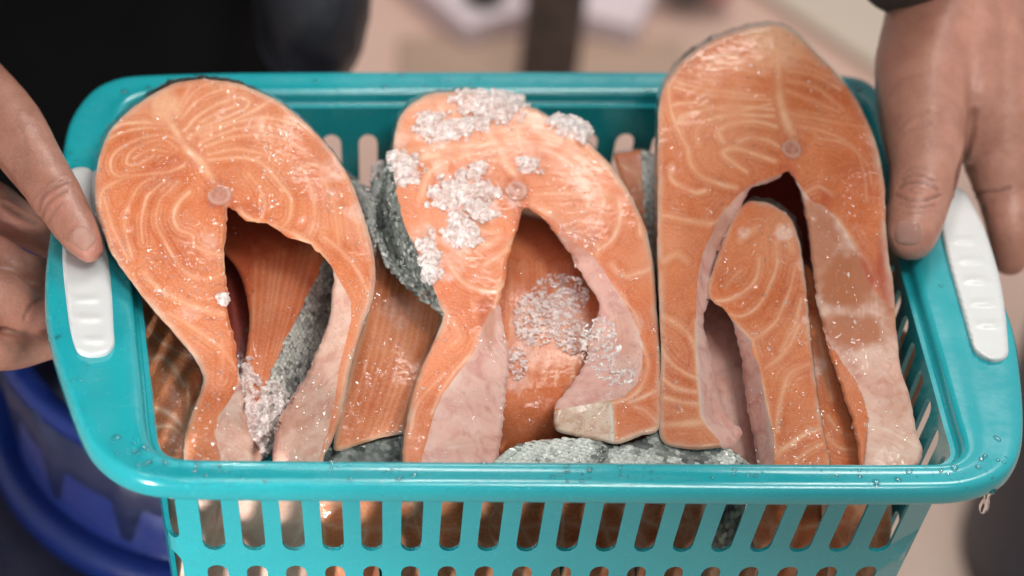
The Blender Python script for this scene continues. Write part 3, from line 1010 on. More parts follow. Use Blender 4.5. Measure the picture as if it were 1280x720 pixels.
S2 = piece('s2', 'ice-strewn middle salmon steak with dark scaly skin bared along its left', out2,
      Plane((600,115), .036, (580,575), -.018), L2,
      zones=[dict(name='scaly_skin', crease=skc2, poly=skp2, slope=.00045, mat=M_SCALE),
             dict(name='belly_lining', crease=l2c, poly=l2p, slope=.00018, mat=M_LINING),
             dict(name='belly_lining', crease=r2c, poly=r2p, slope=.00022, mat=M_LINING),
             dict(name='cut_end', crease=[(692,514),(700,512),(735,505),(764,500),(766,520),(768,560)], poly=b2p, slope=.00018, mat=M_CUT)],
      cav=cavp2, flesh=M_FLESH_PINK, shift=(-2,-1), bone=(645,238,15), seed=2, group=STEAKS, step=1.8, rimfat=5,
      frost=[(615,130,30,.9),(545,165,24,.8),(505,212,18,.8),(570,240,26,.8),(590,215,14,.6),(715,157,22,.8),(605,262,18,.6),(572,295,22,.6),(540,330,22,.6),(580,275,20,.5),(660,205,14,.5),(500,175,12,.4),(640,250,12,.5),(790,400,20,.3),(752,440,30,.5),(780,470,25,.4),(530,300,20,.4),(570,330,18,.3),(735,170,14,.5),(560,345,10,.5)],
      tone=[(545,160,60,.5),(600,140,50,.4),(700,180,60,.25),(560,300,50,.35),(700,300,40,.4),(800,330,30,.3)], lining=M_LINING, raw=[(652,262,12,14,.5),(700,300,50,30,.55),(610,400,14,40,.6),(600,560,40,16,.2),(780,420,20,40,.25),(660,280,20,20,.6)])

# ---------------- top steak, right
out3 = [(970,32),(943,34),(920,40),(893,50),(867,65),(850,80),(837,97),(828,113),(823,140),(822,177),(822,230),(822,270),(822,323),(824,379),(826,434),(826,460),(824,483),(824,511),(824,540),(832,556),(870,562),(900,560),
        (915,561),(928,543),(924,534),(915,527),(906,511),(899,490),(894,465),(888,440),(880,410),(880,392),(886,378),(888,351),(894,330),(904,304),(912,285),(922,266),(930,250),(938,236),(957,229),(973,222),(985,216),
        (996,228),(1004,250),(1009,275),(1012,300),(1016,330),(1019,360),(1024,390),(1029,411),(1040,450),(1049,475),(1057,500),(1066,530),(1072,555),(1076,584),(1110,590),(1146,582),(1153,562),(1147,545),(1141,515),(1136,492),(1128,470),(1124,450),(1121,417),
        (1119,400),(1117,357),(1111,323),(1108,290),(1107,263),(1104,220),(1094,177),(1080,143),(1060,110),(1040,87),(1020,67),(1000,46),(984,36)]
cavp3 = [(985,205),(1010,225),(1020,280),(1030,380),(1048,440),(1075,520),(1090,640),(1060,640),(1040,520),(1000,420),(935,560),(915,570),(896,555),(880,500),(868,420),(876,350),(890,300),(915,245),(950,222)]
l3c = [(985,214),(957,225),(937,232),(921,246),(903,268),(890,293),(879,315),(873,343),(871,365),(870,407),(870,442),(872,469),(874,497),(877,522),(885,535),(900,552),(903,566)]
l3p = l3c + [(935,570),(932,540),(920,525),(910,505),(896,460),(884,410),(884,385),(892,350),(900,310),(925,265),(942,240),(985,219)]
r3c = [(988,215),(1003,236),(1016,252),(1029,257),(1043,270),(1057,290),(1071,315),(1079,343),(1093,368),(1112,384),(1124,388)]
r3p = r3c + [(1130,420),(1128,460),(1142,500),(1150,540),(1160,565),(1150,600),(1083,600),(1080,576),(1083,555),(1085,522),(1079,497),(1069,475),(1053,453),(1037,428),(1026,405),(1020,380),(1014,340),(1008,290),(1000,245),(990,225)]
r3c2 = [(1026,405),(1037,428),(1053,453),(1069,475),(1079,497),(1085,522),(1083,555),(1080,576),(1083,600)]
L3 = [
 (5,.75,Z(3,810,30,[(480,100),(490,160),(490,220),(500,300),(520,370),(540,420),(545,460)])),
 (1.7,.55,Z(3,810,30,[(200,130),(300,118),(400,145),(460,160)])),
 (1.4,.5,Z(3,810,30,[(170,160),(260,145),(350,150),(455,180)])),
 (1.6,.55,Z(3,810,30,[(240,210),(200,205),(190,185),(240,165),(330,165),(440,190)])),
 (1.4,.5,Z(3,810,30,[(110,215),(200,240),(300,255),(440,270)])),
 (1.4,.5,Z(3,810,30,[(100,235),(200,262),(330,275),(460,285)])),
 (1.7,.6,Z(3,810,30,[(85,305),(160,293),(230,308),(330,325),(460,300)])),
 (1.8,.65,Z(3,810,30,[(110,375),(150,345),(200,325),(300,308),(470,320)])),
 (1.8,.65,Z(3,810,30,[(190,450),(180,405),(215,362),(310,340),(470,345)])),
 (1.8,.65,Z(3,810,30,[(275,435),(265,400),(310,375),(400,365),(480,385)])),
 (1.6,.6,Z(3,810,30,[(340,440),(380,425),(450,437),(490,460)])),
 (1.9,.8,Z(3,810,30,[(370,555),(300,505),(282,482),(320,465),(400,487),(475,515)])),
 (2.8,.75,Z(3,810,30,[(150,465),(160,520),(200,570),(270,600),(330,615)])),
 (2.2,.8,Z(3,810,30,[(88,530),(85,575),(120,608),(180,632),(215,625)])),
 (1.6,.65,Z(3,810,30,[(78,230),(88,330),(130,430),(150,465)])),
 (1.4,.6,Z(3,810,30,[(100,380),(130,340),(180,325)])),
 (3.2,.8,Z(3.6,810,240,[(70,105),(150,120),(220,135),(300,140),(350,80)])),
 (4,.55,Z(3.6,810,240,[(75,310),(130,280),(175,310)])),
 (3,.4,Z(3.6,810,240,[(60,560),(120,585),(180,640),(215,690)])),
 (2.2,.7,Z(3.6,810,400,[(60,130),(110,200),(170,240),(218,262)])),
 (2.6,.7,Z(3.6,810,400,[(65,262),(130,308),(215,325)])),
 (2.4,.7,Z(3.6,810,400,[(80,350),(150,370),(230,378)])),
 (2.4,.6,Z(3.6,810,400,[(100,0),(170,50),(215,130)])),
 (4,.6,Z(3.6,810,400,[(70,470),(150,470),(240,460)])), (2,.8,Z(3.6,810,400,[(215,0),(218,150),(232,350),(245,440),(300,520)])),
 (1.5,.5,Z(3,940,30,[(125,118),(200,122),(250,155)])),
 (1.6,.5,Z(3,940,30,[(125,150),(200,160),(290,200)])),
 (1.8,.55,Z(3,940,30,[(130,175),(230,190),(330,245)])),
 (1.8,.55,Z(3,940,30,[(135,210),(240,240),(345,325)])),
 (1.8,.55,Z(3,940,30,[(130,250),(200,278),(330,330)])),
 (1.6,.4,Z(3,940,30,[(140,335),(220,350),(320,370),(430,388)])),
 (1.6,.35,Z(3,940,30,[(250,430),(350,450),(430,520),(450,600)])),
 (1.6,.3,Z(3,940,30,[(150,380),(260,400),(380,460),(420,560),(430,660)])),
 (2.2,.5,Z(3,940,30,[(190,640),(250,610),(300,640)])),
 (2.5,.8,[(1043,268),(1057,288),(1071,313),(1079,341),(1093,366),(1112,382)]),
 (2.0,.6,[(1070,310),(1085,330),(1095,352)]),
]
_r = random.Random(5)
for _i in range(16):
    _x = 1012 + _i * 6.5 + _r.uniform(-2, 2)
    L3.append((.9, _r.uniform(.4, .9), [(_x, 335 + _r.uniform(-20, 20) + _i * 2), (_x + _r.uniform(-5, 3), 362 + _i * 2), (_x + _r.uniform(-3, 6), 395 + _r.uniform(-15, 15) + _i)]))
L3 += [(1.2, .8, [(1012,370),(1030,378),(1055,392),(1078,405)]), (1.0, .7, [(1020,350),(1050,362),(1080,385),(1112,398)]), (1.5, .8, [(1083,530),(1110,538),(1150,560)]), (1.2,.5,[(1090,545),(1115,552),(1140,566)]), (1.2,.5,[(1088,560),(1110,566),(1128,575)])]
S3 = piece('s3', 'tallest salmon steak, at the right, with a smaller steak in its cavity', out3,
      Plane((960,33), .062, (880,545), -.016), L3,
      zones=[dict(name='belly_lining', crease=l3c, poly=l3p, slope=.00060, mat=M_LINING),
             dict(name='belly_lining', crease=r3c, poly=r3p, slope=.00006, mat=M_LINING_PALE)],
      cav=cavp3, shift=(-2.5,-2.5), bone=(990,186,13), seed=3, group=STEAKS, step=1.8, rimfat=6,
      frost=[(1055,420,30,.5),(1080,430,25,.4),(900,330,8,.3)], lining=M_LINING, raw=[(985,214,14,10,.5),(1060,412,60,26,.95),(1020,300,34,66,.85),(1060,350,48,50,1.0),(1110,350,20,60,1.0),(1115,395,20,30,.6),(900,290,14,40,.4),(1120,500,20,30,.25)],
      tone=[(970,50,40,.9),(1000,70,25,.5),(880,150,60,.35),(835,300,14,.3),(1090,380,30,.4),(940,170,50,.3),(1090,250,60,-.5),(1060,180,40,-.2)])

# ---------------- small steak standing in the cavity of the right one
out4 = [(935,252),(948,252),(960,254),(979,264),(990,276),(999,301),(1004,332),(1008,365),(1011,400),(1014,433),(1018,469),(1025,517),(1031,550),(1036,590),(1010,605),(975,605),(946,600),
        (946,578),(940,539),(932,497),(925,440),(915,402),(905,386),(895,380),(886,372),(884,357),(890,340),(896,322),(902,305),(908,290),(916,274),(924,262)]
l4c = [(888,373),(904,390),(916,400),(927,412),(940,427),(939,439),(949,458),(953,480),(960,517),(967,544),(968,578),(970,610)]
l4p = l4c + [(940,612),(942,578),(936,539),(928,497),(921,440),(912,404),(895,384)]
L4 = [
 (1.7,.75,Z(3.6,810,240,[(500,300),(490,380),(445,440),(370,482),(300,490)])),
 (1.8,.75,Z(3.6,810,240,[(575,230),(580,330),(540,440),(490,520),(420,560),(360,548)])),
 (1.8,.7,Z(3.6,810,240,[(660,340),(640,440),(605,520),(570,590),(500,650),(460,665)])),
 (1.7,.6,Z(3.6,810,240,[(690,480),(660,600),(620,680),(600,720)])),
 (1.5,.6,Z(3.6,810,240,[(420,350),(380,390),(350,430)])),
 (1.9,.7,Z(3.6,810,400,[(680,20),(640,110),(580,180),(530,215)])),
 (2.2,.7,Z(3.6,810,400,[(720,200),(640,240),(610,310),(590,400),(580,500)])),
 (2.2,.75,Z(3.6,810,400,[(580,610),(640,560),(720,500)])),
 (1.8,.7,Z(3.6,960,400,[(40,600),(120,540),(200,500),(240,490)])),
 (1.6,.7,Z(3.6,960,400,[(130,630),(180,590),(240,560)])),
 (2.2,.8,[(888,373),(904,390),(927,412),(940,427),(949,458),(960,517),(968,560)]),
 (4,.5,[(925,300),(935,292),(945,285)]), (5,.5,[(975,285),(985,295),(990,312)]),
]
piece('s4', 'small salmon steak wedged inside the cavity of the tallest steak', out4,
      Plane((950,252), .022, (1000,577), -.024), L4,
      zones=[dict(name='belly_lining', crease=l4c, poly=l4p, slope=.00065, mat=M_LINING)],
      cav=[(885,370),(900,380),(935,410),(946,430),(960,480),(975,560),(975,640),(900,640),(900,420),(880,385)], shift=(3,-3), thick=.022, seed=4, step=1.8, rimfat=3.5,
      frost=[(930,290,10,.5),(978,290,14,.6),(1002,330,8,.5),(1008,400,6,.5)], tone=[(980,300,40,.5),(1000,400,30,.3)])

# ---------------- pieces under and between them
def lines_fan(p0, p1, q0, q1, n, w=1.2, s=.45, bend=8, sd=0):
    r = random.Random(sd); out = []
    for i in range(n):
        f = (i + .5 + r.uniform(-.2, .2)) / n
        a = (p0[0] + (p1[0]-p0[0])*f, p0[1] + (p1[1]-p0[1])*f); b = (q0[0] + (q1[0]-q0[0])*f, q0[1] + (q1[1]-q0[1])*f)
        m = ((a[0]+b[0])/2 + r.uniform(-2, 2) + bend, (a[1]+b[1])/2)
        out.append((w * r.uniform(.8, 1.3), s * r.uniform(.7, 1.2), [a, m, b]))
    return out

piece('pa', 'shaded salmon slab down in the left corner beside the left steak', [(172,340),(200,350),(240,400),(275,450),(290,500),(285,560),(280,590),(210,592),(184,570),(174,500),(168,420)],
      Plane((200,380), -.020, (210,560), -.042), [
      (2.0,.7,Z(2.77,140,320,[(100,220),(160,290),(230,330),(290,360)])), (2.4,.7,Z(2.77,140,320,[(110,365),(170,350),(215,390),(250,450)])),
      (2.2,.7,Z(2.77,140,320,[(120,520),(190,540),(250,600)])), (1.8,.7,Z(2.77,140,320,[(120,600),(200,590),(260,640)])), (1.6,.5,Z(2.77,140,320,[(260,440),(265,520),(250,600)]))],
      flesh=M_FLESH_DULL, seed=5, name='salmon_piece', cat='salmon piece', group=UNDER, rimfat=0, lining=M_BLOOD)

piece('pb', 'salmon chunk with a silver skin strip seen through the cavity of the left steak', [(262,250),(330,240),(400,260),(430,300),(430,350),(425,420),(390,500),(350,560),(300,580),(285,520),(300,480),(308,440),(312,400),(306,360),(296,335),(270,300)],
      Plane((340,290), -.012, (330,530), -.036), lines_fan((315,330),(400,300),(300,520),(345,470), 9, 1.1, .35, 2, 5),
      zones=[dict(name='silver_skin', crease=[(430,285),(408,310),(400,338),(385,370),(360,420),(342,460),(326,500),(318,535),(310,575)], poly=[(430,285),(408,310),(400,338),(385,370),(360,420),(342,460),(326,500),(318,535),(310,575),(330,590),(450,500),(450,300)], slope=.00035, mat=M_SCALE_SILVER)],
      flesh=M_FLESH, lining=M_BLOOD, seed=6, raw=[(335,265,95,50,.95),(300,330,22,60,.7)], name='salmon_piece', cat='salmon piece', group=UNDER, rimfat=0, frost=[(335,540,25,.7)], tonebias=-.2, shift=(0,0))

piece('pc', 'finely striped salmon slab filling the gap between the left and middle steaks', [(478,285),(500,300),(540,330),(580,370),(590,420),(575,480),(545,535),(503,542),(470,549),(442,558),(424,564),(417,561),(421,530),(432,480),(442,440),(455,400),(466,350),(470,310)],
      Plane((500,310), -.008, (470,555), -.034), lines_fan((480,320),(570,400),(425,545),(520,545), 11, 1.1, .28, 8, 3) + [(5,.8,[(478,290),(468,340),(455,400),(440,450),(428,500),(418,560)]), (2.5,.8,[(418,561),(442,556),(470,547),(503,541),(545,533)])],
      seed=7, name='salmon_piece', cat='salmon piece', group=UNDER, rimfat=4, flesh=M_FLESH, tonebias=-.1, thick=.02, frost=[(530,340,20,.4),(500,390,25,.3)])

piece('pd', 'thick salmon chunk dusted with fine ice, behind the cavity of the middle steak', [(600,262),(660,268),(720,290),(765,340),(775,400),(770,470),(740,520),(735,600),(600,610),(598,520),(604,420),(600,330)],
      Plane((680,300), -.010, (680,484), -.026), lines_fan((630,330),(740,330),(620,480),(720,480), 6, 1.6, .3, 6, 9),
      zones=[dict(name='shaded_underside', crease=[(590,478),(640,486),(690,484),(735,478),(780,470)], poly=[(590,478),(640,486),(690,484),(735,478),(780,470),(790,620),(590,620)], slope=.00008, curve=3e-6, mat=M_FLESH)],
      seed=8, name='salmon_piece', cat='salmon piece', group=UNDER, rimfat=0, flesh=M_FLESH, frost=[(700,390,34,.6),(660,400,30,.4),(650,440,20,.5),(725,415,22,.5),(645,480,16,.5)], tone=[(680,440,50,.2)], shift=(0,0))

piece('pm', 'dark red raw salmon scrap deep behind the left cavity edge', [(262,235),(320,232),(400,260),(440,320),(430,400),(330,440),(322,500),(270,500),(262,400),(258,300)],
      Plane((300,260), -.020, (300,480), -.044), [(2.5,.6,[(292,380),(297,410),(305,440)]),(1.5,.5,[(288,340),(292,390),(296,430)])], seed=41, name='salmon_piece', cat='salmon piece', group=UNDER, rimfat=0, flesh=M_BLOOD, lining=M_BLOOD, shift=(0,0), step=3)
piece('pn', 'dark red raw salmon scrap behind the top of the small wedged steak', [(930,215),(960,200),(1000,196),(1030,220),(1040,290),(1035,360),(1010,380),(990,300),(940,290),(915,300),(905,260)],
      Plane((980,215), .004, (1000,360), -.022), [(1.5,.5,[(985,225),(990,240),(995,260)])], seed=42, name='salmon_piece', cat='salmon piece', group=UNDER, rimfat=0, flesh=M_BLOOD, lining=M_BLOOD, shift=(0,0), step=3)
# scaly skin-side-up piece at the front
oe = [(610,600),(612,585),(622,572),(640,560),(665,552),(700,548),(740,548),(772,556),(800,550),(815,541),(835,538),(860,542),(885,549),(910,560),(930,574),(945,590),(940,615),(780,625),(640,620)]
pe = piece('pe', 'salmon piece lying grey scaly skin up at the front rim', oe,
      Plane((780,545), -.019, (780,600), -.030), [], zones=[dict(name='scaly_skin', crease=[(600,596),(700,544),(820,534),(950,590)], poly=[(590,500),(960,500),(960,640),(590,640)], slope=-.00012, mat=M_SCALE_FRONT)],
      seed=9, name='salmon_piece', cat='salmon piece', group=UNDER, rimfat=0, shift=(0,0), edge_r=.004, skin=M_SCALE)
piece('pf', 'dark skin edge of a salmon piece under the striped slab near the front rim', [(395,560),(440,556),(480,548),(520,540),(540,560),(530,610),(420,620),(390,590)],
      Plane((460,550), -.036, (460,600), -.050), [], zones=[dict(name='scaly_skin', crease=[(380,560),(560,545)], poly=[(370,500),(600,500),(600,640),(370,640)], slope=0.0, mat=M_SCALE)],
      seed=10, name='salmon_piece', cat='salmon piece', group=UNDER, rimfat=0, shift=(0,0))
piece('pg', 'small orange end of a salmon piece peeping out behind the middle and right steaks', [(768,196),(785,190),(805,188),(822,200),(830,260),(826,330),(815,360),(800,300),(785,250)],
      Plane((795,195), -.012, (815,330), -.030), [(1.6,.6,[(775,205),(795,215),(805,260)])],
      zones=[dict(name='scaly_skin', crease=[(801,180),(803,230),(812,290),(818,370)], poly=[(801,180),(803,230),(812,290),(818,370),(850,370),(850,180)], slope=-.0001, mat=M_SCALE)],
      seed=11, name='salmon_piece', cat='salmon piece', group=UNDER, rimfat=0, flesh=M_FLESH, shift=(0,-2))
piece('ph', 'dark skinned salmon piece between left and middle steaks by the back wall', [(430,215),(445,225),(462,240),(478,232),(492,240),(500,290),(498,340),(480,350),(462,330),(450,280)],
      Plane((460,238), -.012, (480,340), -.026), [], zones=[dict(name='scaly_skin', crease=[(420,215),(500,225)], poly=[(400,180),(520,180),(520,380),(400,380)], slope=0.0, mat=M_SCALE)],
      seed=12, name='salmon_piece', cat='salmon piece', group=UNDER, rimfat=0, shift=(0,-2))
piece('pj', 'wet salmon strip between the small wedged steak and the tallest steak', [(1000,330),(1016,340),(1030,390),(1045,440),(1060,470),(1075,520),(1085,600),(1020,610),(1005,560),(1000,450)],
      Plane((1020,380), -.004, (1045,570), -.030), [(2.2,.6,[(1018,400),(1030,450),(1040,500)]),(1.4,.6,[(1035,520),(1050,540),(1065,545)]),(1.4,.6,[(1032,545),(1050,560),(1070,562)])], seed=13, name='salmon_piece', cat='salmon piece', group=UNDER, rimfat=0, frost=[(1020,460,16,.6)], lining=M_BLOOD)
piece('pk', 'pinkish grey belly scraps deep inside the small wedged steak', [(872,370),(900,375),(925,410),(940,450),(955,520),(965,600),(880,610),(870,500)],
      Plane((900,400), -.022, (930,560), -.045), [(2.0,.5,[(905,430),(915,480),(925,560)])], seed=14, name='salmon_piece', cat='salmon piece', group=UNDER, rimfat=0, flesh=M_LINING, lining=M_BLOOD)

# the layer at the bottom of the basket
flat = [((330,330),120,90),((520,330),120,100),((720,330),120,100),((900,330),120,100),((1040,330),100,90),((300,500),110,70),((520,505),120,70),((740,505),120,70),((960,505),120,70),((1090,470),75,70),((240,210),90,60),((600,220),130,50),((920,220),130,50)]
BUR = ['under the cavity of the left steak', 'under the striped slab', 'under the middle steak cavity', 'under the left flap of the tallest steak', 'under the small wedged steak', 'low in the front left of the basket', 'under the foot of the middle steak', 'under the scaly front piece', 'under the foot of the wedged steak', 'low in the front right of the basket', 'by the left wall of the basket', 'by the back wall behind the middle steak', 'by the back wall behind the tallest steak']
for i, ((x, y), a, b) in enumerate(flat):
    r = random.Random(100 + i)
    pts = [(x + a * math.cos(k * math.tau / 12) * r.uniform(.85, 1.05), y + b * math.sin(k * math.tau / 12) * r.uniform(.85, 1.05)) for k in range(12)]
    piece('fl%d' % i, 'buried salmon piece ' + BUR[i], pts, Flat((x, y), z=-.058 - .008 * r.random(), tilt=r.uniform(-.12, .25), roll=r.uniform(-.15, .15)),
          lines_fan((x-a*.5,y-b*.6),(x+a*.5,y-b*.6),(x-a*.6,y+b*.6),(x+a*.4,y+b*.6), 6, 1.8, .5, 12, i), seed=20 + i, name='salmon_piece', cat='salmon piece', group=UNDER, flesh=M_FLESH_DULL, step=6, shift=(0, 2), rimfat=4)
# pieces pressed against the slotted front wall
fw = [(214,300,'pale'),(292,392,'pale'),(384,480,'pink'),(474,590,'dull'),(584,705,'dull'),(698,800,'dull'),(792,880,'dull'),(874,950,'skin'),(940,1040,'orange'),(1030,1112,'orange')]
words = {'pale': 'whitish belly piece', 'pink': 'pink salmon piece with pale fat', 'dull': 'shaded brown-orange salmon piece', 'skin': 'dark scaly salmon piece', 'orange': 'orange salmon piece'}
place = ['behind the leftmost front slots', 'behind the third and fourth front slots from the left', 'behind the front wall under the left steak', 'behind the front wall under the striped slab', 'behind the front wall under the middle steak',
         'behind the front wall under the grey skin', 'behind the front wall right of its middle', 'behind the front wall under the small wedged steak', 'behind the front wall left of the last slots', 'behind the rightmost slots of the front wall']
for i, (x0, x1, kd) in enumerate(fw):
    r = random.Random(300 + i)
    w = x1 - x0
    pts = [(x0, 600 + r.uniform(-5, 5)), (x0 + w*.3, 590 + r.uniform(-6, 6)), (x0 + w*.7, 592 + r.uniform(-6, 6)), (x1, 604), (x1 + 2, 660), (x1 - 6 + r.uniform(-5, 5), 700), (x1 - 8, 735), (x0 + w * .5, 745), (x0 + 6, 735), (x0 + 5, 700), (x0 - 2, 660)]
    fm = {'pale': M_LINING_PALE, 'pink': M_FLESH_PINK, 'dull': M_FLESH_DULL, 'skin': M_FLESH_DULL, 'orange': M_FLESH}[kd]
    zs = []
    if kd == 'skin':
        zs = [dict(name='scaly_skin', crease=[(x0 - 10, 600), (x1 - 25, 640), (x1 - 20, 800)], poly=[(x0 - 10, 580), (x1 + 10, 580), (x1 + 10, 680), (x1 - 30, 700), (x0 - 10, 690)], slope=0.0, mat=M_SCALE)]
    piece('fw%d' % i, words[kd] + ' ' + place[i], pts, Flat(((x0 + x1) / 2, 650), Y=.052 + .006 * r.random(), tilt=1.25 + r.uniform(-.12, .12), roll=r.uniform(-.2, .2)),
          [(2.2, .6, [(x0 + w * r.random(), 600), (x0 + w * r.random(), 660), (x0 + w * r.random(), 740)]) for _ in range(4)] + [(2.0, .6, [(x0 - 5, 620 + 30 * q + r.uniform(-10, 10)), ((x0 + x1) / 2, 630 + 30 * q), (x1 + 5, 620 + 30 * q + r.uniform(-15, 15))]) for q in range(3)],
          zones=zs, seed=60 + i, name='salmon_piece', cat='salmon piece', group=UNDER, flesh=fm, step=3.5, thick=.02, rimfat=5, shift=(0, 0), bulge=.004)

# ------------------------------------------------------------------ white grip inserts on the two handles
def slab(name, outline, z0, z1, mat, parent, bev=2.5, step=3.0, seed=0, ridges=()):
    O = catmull(outline, 2.5)
    P, T = grid_cdt(O, [], step)
    d = dist_poly(P, O, True)
    z = z1 - (z1 - z0) * 0.45 * np.clip(1 - d / bev, 0, 1) ** 2
    for rx, ry, w, h in ridges:
        m = np.exp(-(np.abs((P[:, 0] - rx) / w) ** 4 + np.abs((P[:, 1] - ry) / h) ** 4))
        z = z + 0.0007 * m
    z = z + 0.00015 * fbm(P, 30, seed, 2)
    W = atz(P[:, 0], P[:, 1], z)
    T = orient(W, T)
    zo = np.full(len(O), z1 - (z1 - z0) * 0.45)
    top = atz(O[:, 0], O[:, 1], zo); bot = top.copy(); bot[:, 2] = z0
    n = len(O); b = len(W)
    V = np.concatenate([W, top, bot])
    F = [tuple(int(i) for i in t) for t in T] + [(b + i, b + (i + 1) % n, b + n + (i + 1) % n, b + n + i) for i in range(n)]
    return mesh_obj(name, V, F, mat, parent)


gl = [(84,222),(86,214),(95,210),(104,209),(113,212),(118,222),(122,250),(129,290),(136,328),(140,370),(142,410),(143,430),(138,439),(128,444),(112,446),(99,442),(93,432),(87,408),(81,360),(78,320),(80,270)]
slab('grip_insert', gl, -.002, .0024, M_WHITE, basket, ridges=[(108, 374, 14, 4), (112, 398, 14, 4), (117, 425, 12, 4)])
gr = [(1178,236),(1186,232),(1196,233),(1206,240),(1216,256),(1230,285),(1242,320),(1251,355),(1257,395),(1260,430),(1260,443),(1254,450),(1243,452),(1228,447),(1217,437),(1207,405),(1195,362),(1183,318),(1174,270)]
slab('grip_insert', gr, -.002, .0024, M_WHITE, basket, seed=3, ridges=[(1205, 300, 14, 4), (1213, 325, 14, 4), (1220, 350, 14, 4), (1228, 378, 14, 4), (1235, 405, 14, 4)])

# ------------------------------------------------------------------ person: hands, sleeves, clothes
def tube_union(name, chains, mat, parent, voxel=0.0016, smooth=7, creases=(), reds=(), folds=(), dense=0.22):
    """one continuous surface grown round joint chains: (u, v, z, radius in picture px)"""
    V = []; F = []; b = 0
    iv, if_ = ICO2
    for ch in chains:
        c3 = [np.append(atz(np.float64(u), np.float64(v), z), r * float((z - CC[2]) / ray(np.float64(u), np.float64(v))[2]) / FPX) for u, v, z, r in ch]
        c3 = np.array(c3)
        pts = []
        n = len(c3)
        for i in range(n - 1):
            p0, p1, p2, p3 = c3[max(i-1, 0)], c3[i], c3[i+1], c3[min(i+2, n-1)]
            L = np.linalg.norm((p2 - p1)[:3]); m = max(1, int(L / (min(p1[3], p2[3]) * dense)))
            for j in range(m):
                s = j / m
                pts.append(0.5 * ((2*p1) + (-p0+p2)*s + (2*p0-5*p1+4*p2-p3)*s*s + (-p0+3*p1-3*p2+p3)*s**3))
        pts.append(c3[-1])
        for p in pts:
            V.append(iv * p[3] + p[:3]); F.append(if_ + b); b += len(iv)
    V = np.concatenate(V); F = np.concatenate(F)
    me = bpy.data.meshes.new('tmp'); me.from_pydata(V.tolist(), [], F.tolist())
    o = bpy.data.objects.new('tmp', me); col.objects.link(o)
    r = o.modifiers.new('r', 'REMESH'); r.mode = 'VOXEL'; r.voxel_size = voxel
    s = o.modifiers.new('s', 'SMOOTH'); s.factor = 0.6; s.iterations = smooth
    dg = bpy.context.evaluated_depsgraph_get(); dg.update()
    ev = o.evaluated_get(dg); m2 = bpy.data.meshes.new_from_object(ev)
    nv = len(m2.vertices)
    co = np.empty(nv * 3); m2.vertices.foreach_get('co', co); co = co.reshape(-1, 3)
    no = np.empty(nv * 3); m2.vertices.foreach_get('normal', no); no = no.reshape(-1, 3)
    bpy.data.objects.remove(o)
    q = project(co)
    front = ((CC - co) * no).sum(1) > 0
    disp = 0.0005 * fbm(co, 0.018, 5, 3) + 0.00012 * fbm(co, 0.0035, 9, 2)
    cr = np.zeros(nv); rd = np.zeros(nv)
    for w, a, pts in creases:
        c = catmull(pts, 3.0, closed=False)
        d = dist_poly(q, c)
        g = np.exp(-(d / w) ** 2) * front
        disp -= a * g - 0.35 * a * np.exp(-((d - 2.2 * w) / w) ** 2) * front
        cr = np.maximum(cr, g * min(1, a / 0.0006))
    for x, y, rx, ry, a, k in folds:       # soft bulges / hollows
        g = np.exp(-((q[:, 0] - x) / rx) ** 2 - ((q[:, 1] - y) / ry) ** 2) * front
        disp += a * g; rd = np.maximum(rd, g * k)
    co = co + no * disp[:, None]
    faces = [tuple(p.vertices) for p in m2.polygons]
    bpy.data.meshes.remove(m2)
    return mesh_obj(name, co, faces, mat, parent, attrs=dict(crease=cr, red=rd)), co, no, q, front


def nail(parent, hand, cx, cy, ax, w, l, lift=0.0007):
    """curved nail plate lying on the thumb; ax = direction of the thumb tip in the picture"""
    _, co, no, q, front = hand
    a = np.array(ax, float); a /= np.linalg.norm(a); b = np.array([-a[1], a[0]])
    nu, nv_ = 15, 15
    pts = []
    for j in range(nv_):
        for i in range(nu):
            s = -1 + 2 * i / (nu - 1); t = -1 + 2 * j / (nv_ - 1)
            # superellipse footprint
            k = (1 - 0.12 * t * t)
            round_ = 1 - 0.28 * abs(s) ** 3 if t < 0 else 1 - 0.22 * abs(s) ** 3
            pts.append(np.array([cx, cy]) + b * s * w * k * (1 - 0.16 * abs(t) ** 3) + a * t * l * round_)
    pts = np.array(pts)
    fi = np.where(front)[0]
    out = []
    for n_, p in enumerate(pts):
        d2 = ((q[fi] - p) ** 2).sum(1)
        idx = fi[np.argsort(d2)[:14]]
        wgt = 1 / (d2[np.argsort(d2)[:14]] + 6)
        N = (no[idx] * wgt[:, None]).sum(0); N /= np.linalg.norm(N)
        Pm = (co[idx] * wgt[:, None]).sum(0) / wgt.sum()
        d = ray(p[0], p[1]); t = ((Pm - CC) @ N) / (d @ N)
        i, j = n_ % nu, n_ // nu
        s = -1 + 2 * i / (nu - 1); tt = -1 + 2 * j / (nv_ - 1)
        e = max(abs(s), abs(tt))
        out.append(CC + d * t + N * (lift * (1 - max(0, e - 0.75) / 0.25 * 1.3)))
    F = [(j * nu + i, j * nu + i + 1, (j + 1) * nu + i + 1, (j + 1) * nu + i) for j in range(nv_ - 1) for i in range(nu - 1)]
    V = np.array(out)
    if ((CC - V[0]) @ np.cross(V[1] - V[0], V[nu] - V[0])) < 0:
        F = [f[::-1] for f in F]
    return mesh_obj('thumbnail', V, F, M_NAIL, parent)


